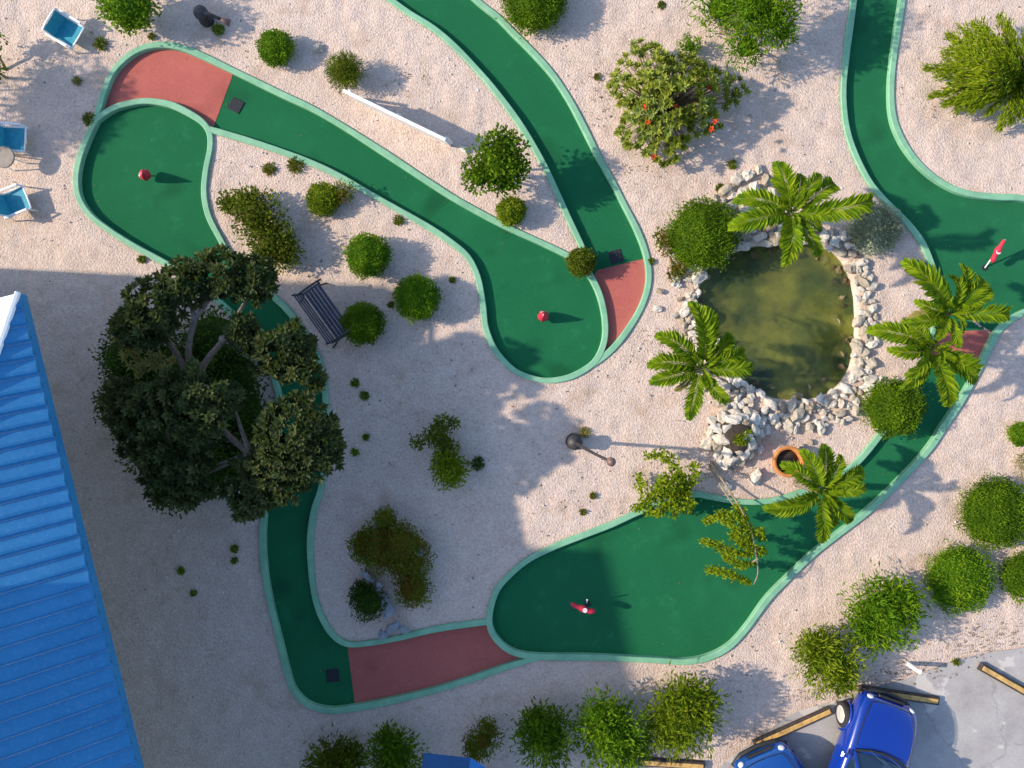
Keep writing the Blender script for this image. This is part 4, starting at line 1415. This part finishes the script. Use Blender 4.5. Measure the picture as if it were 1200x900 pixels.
# ------------------------------------------------------------------ teal sling chairs
def chair():
    root = thing('sling_chair', 'teal sling chair with white frame standing alone at upper left, turned askew', 'chair', (0, 0, 0), 0, 'teal and white sling chairs')
    # faces +x; origin under the seat
    def sling(pts, half):
        mb = MB()
        n = len(pts)
        vs = []
        for s, sag in ((-1, 0), (-.33, -.015), (.33, -.015), (1, 0)):
            for (x, z) in pts:
                vs.append((x, s * half, z + sag))
        fs = [(r * n + k, r * n + k + 1, (r + 1) * n + k + 1, (r + 1) * n + k) for r in range(3) for k in range(n - 1)]
        mb.add(vs, fs)
        return mb
    sling([(0.30, 0.43), (0.1, 0.40), (-0.1, 0.37), (-0.2, 0.37)], 0.255).build('seat', M['teal'], root, True)
    sling([(-0.2, 0.37), (-0.23, 0.5), (-0.26, 0.7), (-0.28, 0.88)], 0.255).build('backrest', M['teal'], root, True)
    for s in (-1, 1):
        mb = MB(); mb.tube([(0.31, s * .275, 0.43), (0.1, s * .275, 0.41), (-.2, s * .275, .38), (-.245, s * .275, .62), (-.285, s * .275, .9)], 0.02, 8)
        mb.build('side_rail', M['white'], root, True)
        mb = MB(); mb.box((-0.02, s * .31, 0.62), (0.56, 0.055, 0.03), bev=.012)
        mb.build('armrest', M['white'], root)
        mb = MB(); mb.tube([(0.25, s * .30, 0.61), (0.28, s * .30, 0.3), (0.33, s * .30, 0.0)], 0.018, 8)
        mb.build('leg', M['white'], root, True)
        mb = MB(); mb.tube([(-0.27, s * .30, 0.61), (-0.22, s * .30, 0.3), (-0.30, s * .30, 0.0)], 0.018, 8)
        mb.build('leg', M['white'], root, True)
    mb = MB(); mb.tube([(-.285, -.275, .9), (-.295, -.1, .92), (-.295, .1, .92), (-.285, .275, .9)], 0.024, 8)
    mb.build('top_rail', M['white'], root, True)
    mb = MB(); mb.tube([(.31, -.275, .43), (.315, 0, .425), (.31, .275, .43)], 0.02, 8)
    mb.build('front_rail', M['white'], root, True)
    return root


ch = chair()
w = W(79, 37, 0.2); ch.location = (w.x, w.y, 0); ch.rotation_euler = (0, 0, R(-31)); ch.scale = (1.0, 1.0, 0.55)
w = W(15, 163, 0.2); dup(ch, (w.x, w.y, 0), R(-3), 'teal sling chair with white arms at the left edge above the round table')
w = W(18, 237, 0.2); dup(ch, (w.x, w.y, 0), R(22), 'teal sling chair at the left edge below the round table, turned outward')

t = thing('side_table', 'small round greyish side table between two teal chairs at the left edge', 'table', tuple(W(13, 188, 0.2) * Vector((1, 1, 0))))
mb = MB(); mb.lathe([(0.24, 0.42), (0.25, 0.43), (0.25, 0.45), (0.235, 0.46), (0.001, 0.46)], 28); mb.build('table_top', M['table'], t)
for k in range(3):
    a = k * 2.094
    mb = MB(); mb.tube([(.12 * math.cos(a), .12 * math.sin(a), .42), (.2 * math.cos(a), .2 * math.sin(a), 0)], .016, 7); mb.build('leg', M['white'], t)

# ------------------------------------------------------------------ bench
def bench():
    p = W(377, 371, 0.4)
    root = thing('park_bench', 'dark slatted bench with iron ends beside the big tree', 'bench', (p.x, p.y, 0), math.atan2(-52, 37))
    # x along the bench, +y towards the right-hand (seat front) side
    for k in range(5):
        mb = MB(); mb.box((0, 0.02 + k * 0.085, 0.43 + 0.004 * math.sin(k)), (1.36, 0.068, 0.03), bev=.008)
        mb.build('slat', M['slat'], root)
    rx = Matrix.Rotation(R(-72), 3, 'X')
    for k in range(4):
        mb = MB(); mb.box((0, -0.06 - k * 0.035, 0.52 + k * 0.095), (1.36, 0.075, 0.025), Matrix.Rotation(R(68), 3, 'X'), bev=.007)
        mb.build('slat', M['slat'], root)
    for s in (-1, 1):
        x = s * 0.66
        mb = MB()
        mb.tube([(x, -.27, 0), (x, -.10, .22), (x, -.03, .42), (x, -.10, .60), (x, -.19, .86)], .022, 7)
        mb.tube([(x, -.05, .40), (x, .2, .40), (x, .40, .41)], .02, 7)
        mb.tube([(x, .48, 0), (x, .36, .2), (x, .40, .42), (x, .42, .62)], .022, 7)
        mb.tube([(x, -.12, .64), (x, .15, .66), (x, .42, .63), (x, .50, .58)], .026, 7)
        mb.build('iron_end', M['iron'], root)


# the course side of the bench looks right and up in the picture
bench()

# ------------------------------------------------------------------ white picket fence
def fence():
    a, b = G(417, 118), G(529, 172)
    d = (b - a); L = d.length
    root = thing('picket_fence', 'short white picket fence standing alone in the gravel between two lanes', 'fence', (a.x, a.y, 0), math.atan2(d.y, d.x))
    root.rotation_euler = (R(10), 0, math.atan2(d.y, d.x))
    n = 24
    for k in range(n):
        x = (k + .5) * L / n
        h = 0.90 + 0.008 * math.sin(k * 2.1)
        mb = MB()
        w2, t2 = 0.036, 0.012
        out = [(-w2, 0), (w2, 0), (w2, h), (0, h + .004), (-w2, h)]
        vs = [(x + q, s * t2, z) for s in (-1, 1) for q, z in out]
        fs = [(0, 1, 2, 3, 4), (9, 8, 7, 6, 5)] + [(i, (i + 1) % 5 + 0, (i + 1) % 5 + 5, i + 5)[::-1] for i in range(5)]
        mb.add(vs, fs)
        mb.build('picket', M['white'], root)
    mb = MB(); mb.box((L / 2, 0.01, .925), (L + .04, .075, .035), bev=.01); mb.build('cap_rail', M['white'], root)
    for z in (0.2, 0.68):
        mb = MB(); mb.box((L / 2, 0.032, z), (L, 0.035, 0.07), bev=.006); mb.build('rail', M['white'], root)
    for x in (0.03, L / 2, L - .03):
        mb = MB(); mb.box((x, 0.075, .34), (.06, .05, .76), bev=.008); mb.build('post', M['white'], root)


fence()

# ------------------------------------------------------------------ lights
def light_post(px, py, top, label, tilt_px):
    p = G(px, py)
    root = thing('light_post', label, 'light post', (p.x, p.y, 0))
    mb = MB(); mb.lathe([(.19, 0), (.19, .10), (.165, .14), (.16, .36), (.175, .38), (.175, .42), (.10, .46), (.045, .50)], 20); mb.build('base_drum', M['lampdark'], root, True)
    q = W(*tilt_px, top) - p
    pts = [(0, 0, .45), (q.x * .15, q.y * .15, top * .35), (q.x * .5, q.y * .5, top * .72), (q.x, q.y, top)]
    c = catmull(pts, .2)
    mb = MB(); mb.tube([tuple(k) for k in c], list(np.linspace(.042, .028, len(c))), 8); mb.build('pole', M['lampdark'], root, True)
    mb = MB(); mb.lathe([(.03, -.06), (.085, -.04), (.09, .05), (.05, .10), (.01, .12)], 14, c=(q.x, q.y, top)); mb.build('lamp_head', M['lamphead'], root, True)


light_post(672, 517, 2.9, 'dark light post with drum base and thin leaning pole in the middle of the gravel', (716, 541))
root = thing('spotlight', 'dark low garden spotlight with drum base and short arm at the upper left', 'light', tuple(G(243, 24)))
mb = MB(); mb.lathe([(.17, 0), (.17, .1), (.15, .14), (.15, .34), (.165, .36), (.15, .42), (.05, .45)], 20); mb.build('base_drum', M['lampdark'], root, True)
mb = MB(); mb.tube([(0, 0, .36), (.2, -.06, .42), (.46, -.13, .30)], [.05, .045, .035], 8); mb.build('arm', M['lampdark'], root, True)
mb = MB(); mb.tube([(.44, -.125, .32), (.62, -.17, .22)], [.05, .085], 10); mb.build('lamp_head', M['lamphead'], root, True)

# ------------------------------------------------------------------ golf flags
def flag_droop(px, py, label):
    p = W(px, py, .2)
    root = thing('golf_flag', label, 'golf flag', (p.x, p.y, TURF_Z), 0, 'red flags at the holes')
    tow = Vector((-p.x, -p.y, CAM_H)).normalized().lerp(Vector((0, 0, 1)), .35)
    root.rotation_euler = tow.to_track_quat('Z', 'Y').to_euler()
    mb = MB(); mb.tube([(0, 0, 0), (-.02, .01, .30), (-.045, .035, .56)], .014, 8); mb.build('pole', M['pole'], root)
    mb = MB()
    wob = lambda t, z: .07 * math.sin(5 * t + z * 9) + .05 * math.sin(8 * t)
    mb.lathe([(.120, .13), (.128, .16), (.115, .24), (.085, .36), (.045, .47), (.02, .53)], 28, c=(-.03, .02, 0), wob=wob)
    fl = mb.build('cloth', M['flag'], root, True)
    mb = MB(); mb.lathe([(.052, 0), (.052, .006), (.001, .007)], 16)
    em = mb.build('printed_disc', M['emblem'], fl)
    em.location = (-.075, .085, .34); em.rotation_euler = (R(-58), R(-25), 0)
    return root


flag_droop(166, 201, 'drooping red flag on the putting end at the upper left beside the coral carpet')
flag_droop(638, 371, 'drooping red flag on the putting end next to the crescent of red carpet')


def flag_out(px, py, label, tip, cloth, width, base_z=TURF_Z):
    """flag whose pole leans to tip (px,py,z) and whose cloth follows the given points (px,py,z)"""
    p = G(px, py)
    root = thing('golf_flag', label, 'golf flag', (p.x, p.y, base_z), 0, 'red flags at the holes')
    q = W(*tip) - Vector((p.x, p.y, base_z))
    mb = MB(); mb.tube([(0, 0, 0), tuple(q * .5), tuple(q)], .016, 8); mb.build('pole', M['pole'], root)
    c = catmull([tuple(W(*k) - Vector((p.x, p.y, base_z))) for k in cloth], .03)
    mb = MB()
    n = len(c)
    rr = [width * (0.35 + 0.65 * math.sin(math.pi * min(1, .12 + .85 * i / (n - 1)))) * (1 + .18 * math.sin(i * .9)) for i in range(n)]
    mb.tube([tuple(k) for k in c], rr, 10)
    fl = mb.build('cloth', M['flag'], root, True)
    mid = c[int(n * .42)]
    mb = MB(); mb.lathe([(.055, 0), (.055, .006), (.001, .007)], 16)
    em = mb.build('printed_disc', M['emblem'], fl)
    em.location = (mid[0], mid[1], mid[2] + rr[int(n * .42)] * 1.0)
    return root


flag_out(688, 708, 'red flag blown out to the left on the lower middle putting end', (688, 703, .5), [(697, 716, .40), (690, 716, .44), (682, 713, .43), (676, 711, .40), (669, 707, .36)], .07)
flag_out(1157, 313, 'leaning red flag with white pole on the lane at the right edge', (1178, 281, .5), [(1163, 307, .22), (1166, 299, .33), (1171, 291, .42), (1177, 281, .5)], .066)

# ------------------------------------------------------------------ pot, stones, posts
p = W(924, 541, .35)
t = thing('flower_pot', 'round terracotta pot at the foot of the palm below the pond rocks', 'pot', (p.x, p.y, 0))
mb = MB(); mb.lathe([(.24, 0), (.25, .02), (.32, .30), (.36, .31), (.365, .37), (.34, .385), (.285, .38), (.28, .36), (.27, .20), (.02, .19)], 32); mb.build('pot_wall', M['clay'], t, True)
mb = MB(); mb.lathe([(.272, .22), (.26, .25), (.12, .265), (.01, .27)], 20); mb.build('soil', M['soil'], t, True)


def rock_thing(px, py, r, label, mesh=None, mats=None, group=None, squash=1.0, name='boulder'):
    w = W(px, py, r * .4)
    o = stone(None, (w.x, w.y, r * .3), r, [mesh] if mesh else STONES, name, squash)
    o.location = (w.x, w.y, r * .3)
    return tag(o, label, 'stone', group)


dark = STONES[2].copy(); dark.materials.clear(); dark.materials.append(M['darkstone'])
o = rock_thing(1076, 314, .24, 'dark stone beside the lane kerb right of the pond', dark, squash=.9)
rock_thing(773, 341, .085, 'small white stone left of the pond, upper of two on the gravel')
rock_thing(771, 362, .09, 'small white stone left of the pond, lower of two on the gravel')
rock_thing(545, 176, .10, 'small pale stone at the lower end of the white fence')
rock_thing(372, 56, .09, 'small pale stone right of the clipped bush near the top')
rock_thing(941, 524, .085, 'small white stone above the terracotta pot, left of two')
rock_thing(950, 518, .08, 'small white stone above the terracotta pot, right of two')
rock_thing(850, 570, .15, 'buff stone beside the upper kerb of the wide lane at the plant roots')
rock_thing(886, 560, .17, 'larger buff stone left of the terracotta pot near the kerb')

# raised ring of stones with a small plant, at the lower left of the pond
t = thing('rock_planter', 'raised mound of pale rocks with a small green plant at the pond\'s lower left', 'rock planter', tuple(G(858, 510)))
for k in range(30):
    a = k * 2.399
    q = .20 + .42 * math.sqrt(k / 30)
    hgt = .62 - .5 * (q / .62) ** 2
    stone(t, (q * math.cos(a) * 1.05, q * math.sin(a), hgt * .75), random.uniform(.11, .17))
mb = MB(); mb.lathe([(.58, 0), (.48, .25), (.3, .45), (.12, .5), (.01, .5)], 14, wob=lambda a, z: .08 * math.sin(3 * a)); mb.build('soil', M['soil'], t, True)
mb = MB()
for k in range(16):
    rosette(mb, (random.uniform(-.14, .2), random.uniform(-.15, .15), .56 + random.uniform(0, .12)), (random.uniform(-.6, .6), random.uniform(-.6, .6), 1), 9, .12, .035)
mb.build('small_plant', M['leaf_lime'], t)
# grey stones set among the shaded shrub
t = thing('stone_row', 'row of bluish grey stones between two shrubs above the red walkway', 'stones', tuple(G(450, 692)))
for (px, py, r) in ((434, 672, .16), (446, 684, .14), (452, 700, .16), (457, 712, .15), (462, 732, .14), (475, 734, .13), (450, 740, .1), (494, 642, .12), (487, 644, .08)):
    w = G(px, py) - t.location
    stone(t, (w.x, w.y, .22 if py > 650 else .45), r, GREY)
# stones around the foot of the tree bed
t = thing('stone_border', 'pale stones edging the left side of the big tree bed', 'stones', tuple(G(160, 470)))
for (px, py, r) in ((150, 438, .13), (148, 462, .12), (149, 484, .13), (155, 505, .12), (163, 520, .13), (173, 533, .14), (187, 545, .12), (158, 418, .10)):
    w = G(px - 12, py - 4) - t.location
    stone(t, (w.x, w.y, .04), r)

mb = MB(); mb.tube([(0, 0, -.02), (0, 0, .52)], .055, 14)
g = G(1063, 777); tag(mb.build('bollard', M['white'], loc=(g.x, g.y, 0)), 'short white post at the edge of the car park below the spiky shrub', 'post')


def wheel_stop(x0, y0, x1, y1, label):
    a, b = W(x0, y0, .1), W(x1, y1, .1)
    d = b - a; L = d.length
    c = (a + b) / 2
    root = thing('wheel_stop', label, 'wheel stop', (c.x, c.y, 0.01), math.atan2(d.y, d.x), 'timber wheel stops in the car park')
    mb = MB(); mb.box((0, 0, .055), (L, .19, .11), bev=.02); mb.build('beam', M['darkwood'], root)
    mb = MB(); mb.box((0, 0, .118), (L * .95, .105, .02), bev=.008); mb.build('painted_top', M['wood'], root)


wheel_stop(884, 873, 975, 832, 'yellow topped timber wheel stop in front of the lighter blue car')
wheel_stop(1008, 808, 1101, 822, 'yellow topped timber wheel stop just under the bonnet of the dark blue car')
wheel_stop(1149, 781, 1232, 828, 'yellow topped timber wheel stop at the right edge of the car park')
wheel_stop(748, 893, 826, 898, 'yellow topped timber wheel stop under the spiky shrubs at the bottom edge')

# blue canopy at the bottom edge
a = W(535, 911, 1.6)
t = thing('canopy', 'corner of a blue canopy roof between shrubs at the bottom edge', 'canopy', (a.x, a.y, 0), R(-6))
mb = MB(); mb.add([(-.75, .42, 1.55), (.25, .42, 1.55), (.25, .1, 1.68), (-.75, .1, 1.68)], [(0, 1, 2, 3)]); mb.build('front_panel', M['canopyside'], t)
mb = MB(); mb.add([(-.75, .1, 1.68), (.25, .1, 1.68), (.25, -1.6, 1.68), (-.75, -1.6, 1.68), (.25, .42, 1.55), (.75, .12, 1.45), (.75, -1.6, 1.45)], [(3, 2, 1, 0), (1, 2, 6, 5), (1, 5, 4)])
mb.build('roof_panel', M['canopy'], t)
for x, y in ((-.35, -.55), (.35, -.55), (-.35, -1.4), (.35, -1.4)):
    mb = MB(); mb.tube([(x, y, 0), (x, y, 1.5)], .03, 8); mb.build('post', M['white'], t)


# ------------------------------------------------------------------ cars
def car(center, heading, paint, label):
    root = thing('parked_car', label, 'car', (center.x, center.y, .006), heading, 'blue cars in the car park')
    st = [(1.74, .34, .40, .50), (1.70, .30, .58, .60), (1.60, .28, .68, .67), (1.40, .26, .77, .72), (1.1, .25, .84, .745), (.8, .25, .885, .755), (.45, .25, .915, .76), (.0, .25, .93, .765),
          (-.6, .25, .93, .765), (-1.1, .26, .93, .75), (-1.45, .28, .90, .71), (-1.65, .30, .82, .64), (-1.74, .36, .6, .52)]
    vs, fs = [], []
    for (x, zb, zt, hw) in st:
        h = zt - zb
        half = [(hw * .86, zb), (hw * .985, zb + h * .22), (hw, zb + h * .52), (hw * .975, zb + h * .80), (hw * .88, zb + h * .96), (hw * .62, zt + .005), (hw * .3, zt + .018), (0, zt + .022)]
        ring = [(x, y, z) for y, z in half] + [(x, -y, z) for y, z in half[-2::-1]]
        vs += ring
    k = 15
    for i in range(len(st) - 1):
        for j in range(k - 1):
            fs.append((i * k + j, i * k + j + 1, (i + 1) * k + j + 1, (i + 1) * k + j))
    fs.append(tuple(range(k))[::-1]); fs.append(tuple((len(st) - 1) * k + j for j in range(k)))
    mb = MB(); mb.add(vs, fs)
    o = mb.build('body', paint, root, True)
    m = o.modifiers.new('smooth', 'SUBSURF'); m.levels = m.render_levels = 2
    # bonnet, a separate panel a touch proud of the body with a visible shut line
    rows = [(1.60, .46, .695), (1.40, .55, .785), (1.1, .60, .852), (.85, .62, .892), (.60, .62, .915)]
    vs, fs = [], []
    for (x, hw, z) in rows:
        for q in (-1, -.8, -.4, 0, .4, .8, 1):
            vs.append((x + (0.10 * (1 - q * q) if x < .7 else 0.05 * (1 - q * q)), q * hw, z + .026 - .030 * abs(q) ** 3))
    n = 7
    for i in range(len(rows) - 1):
        for j in range(n - 1):
            fs.append((i * n + j, i * n + j + 1, (i + 1) * n + j + 1, (i + 1) * n + j))
    mb = MB(); mb.add(vs, fs)
    o = mb.build('bonnet', paint, root, True)
    m = o.modifiers.new('thick', 'SOLIDIFY'); m.thickness = .012
    m = o.modifiers.new('smooth', 'SUBSURF'); m.levels = m.render_levels = 2
    # dark shut line round the bonnet
    edge = [(rows[i][0], rows[i][1] * 1.004, rows[i][2] + .004) for i in range(len(rows))]
    mb = MB()
    mb.tube([(.60, -.625, .92)] + [(a, -b, c) for a, b, c in edge[::-1]] + [(1.645, -.2, .70), (1.655, 0, .70), (1.645, .2, .70)] + edge + [(.60, .625, .92)], .008, 5)
    mb.build('shut_line', M['trim'], root)
    mb = MB(); mb.box((1.735, 0, .56), (.05, .62, .10), bev=.015); mb.build('grille', M['trim'], root)
    # cowl strip and wipers
    mb = MB(); mb.tube([(.50, -.60, .93), (.60, -.3, .955), (.635, 0, .96), (.60, .3, .955), (.50, .60, .93)], .028, 8); mb.build('cowl', M['trim'], root)
    for y in (-.15, .3):
        mb = MB(); mb.tube([(.60, y, .975), (.52, y - .2, 1.02), (.47, y - .38, 1.045)], .009, 6); mb.build('wiper', M['chrome'], root)
    # glasshouse
    lo = [(.56, .0), (.46, .60), (-.2, .70), (-1.05, .68), (-1.50, .55), (-1.56, 0)]
    hi = [(-.02, .0), (-.08, .47), (-.3, .54), (-.95, .53), (-1.18, .44), (-1.22, 0)]
    zl, zh = .925, 1.40
    L2 = [(x, y, zl) for x, y in lo] + [(x, -y, zl) for x, y in lo[-2:0:-1]]
    H2 = [(x, y, zh - .02 * (abs(y) > .4)) for x, y in hi] + [(x, -y, zh - .02 * (abs(y) > .4)) for x, y in hi[-2:0:-1]]
    N = len(L2)
    def pane(name, ids, mat):
        mb = MB()
        for i in ids:
            j = (i + 1) % N
            mb.add([L2[i], L2[j], H2[j], H2[i]], [(0, 1, 2, 3)])
        return mb.build(name, mat, root)
    pane('windscreen', (9, 0), M['glass'])
    pane('side_window', (1, 2), M['glass']); pane('side_window', (7, 8), M['glass'])
    pane('rear_window', (3, 4, 5, 6), M['glass'])
    mb = MB()
    mb.add(H2 + [(-.6, 0, zh + .05)], [(i, (i + 1) % N, N) for i in range(N)])
    o = mb.build('roof', paint, root, True)
    for i in (1, 2, 3, 7, 8, 9):
        mb = MB()
        mb.tube([tuple(Vector(L2[i]) + Vector((0, 0, -.01))), tuple(Vector(H2[i]) + Vector((0, 0, .01)))], .035, 6)
        mb.build('pillar', paint, root)
    # wheels
    for (x, s, steer) in ((.98, 1, 14), (.98, -1, 14), (-1.05, 1, 0), (-1.05, -1, 0)):
        rot = Matrix.Rotation(R(steer), 4, 'Z') @ Matrix.Rotation(R(-90 * s), 4, 'X')
        mb = MB(); mb.lathe([(.17, -.08), (.255, -.085), (.285, -.06), (.29, 0), (.285, .06), (.255, .085), (.19, .08), (.18, .06)], 28)
        wo = mb.build('wheel', M['tyre'], root, True); wo.matrix_local = Matrix.Translation((x, s * .735, .288)) @ rot
        mb = MB(); mb.lathe([(.185, .03), (.195, .078), (.18, .088), (.12, .075), (.06, .088), (.02, .095), (.001, .095)], 24)
        mb.build('rim', M['rim'], wo, True)
        mb = MB()
        pts = [(x + .335 * math.cos(t), s * .752, .288 + .335 * math.sin(t)) for t in np.linspace(.05, 3.09, 14)]
        mb.tube(pts, .03, 6); mb.build('wheel_arch', paint, root, True)
    for s in (-1, 1):
        mb = MB(); mb.lathe([(.001, .02), (.045, .017), (.07, .0), (.075, -.03)], 16)
        ho = mb.build('headlight', M['lens'], root, True); ho.location = (1.675, s * .50, .60); ho.rotation_euler = (R(-14 * s), R(78), 0)
        mb = MB(); mb.box((.35, s * .84, 1.0), (.11, .15, .11), bev=.03); mb.build('side_mirror', paint, root)
        mb = MB(); mb.box((-.35, s * .775, .78), (.16, .03, .03), bev=.01); mb.build('door_handle', M['chrome'], root)
    mb = MB(); mb.tube([(1.60, -.66, .42), (1.76, -.40, .42), (1.80, 0, .42), (1.76, .40, .42), (1.60, .66, .42)], .055, 8); mb.build('bumper', M['trim'], root, True)
    return root


car(G(1000, 889), R(90 - 20), M['carblue'], 'dark blue car with its front wheel turned, parked at the lower right')
car(G(914, 947), R(90 + 23), M['carblue2'], 'lighter blue car of which only the nose shows at the bottom edge')
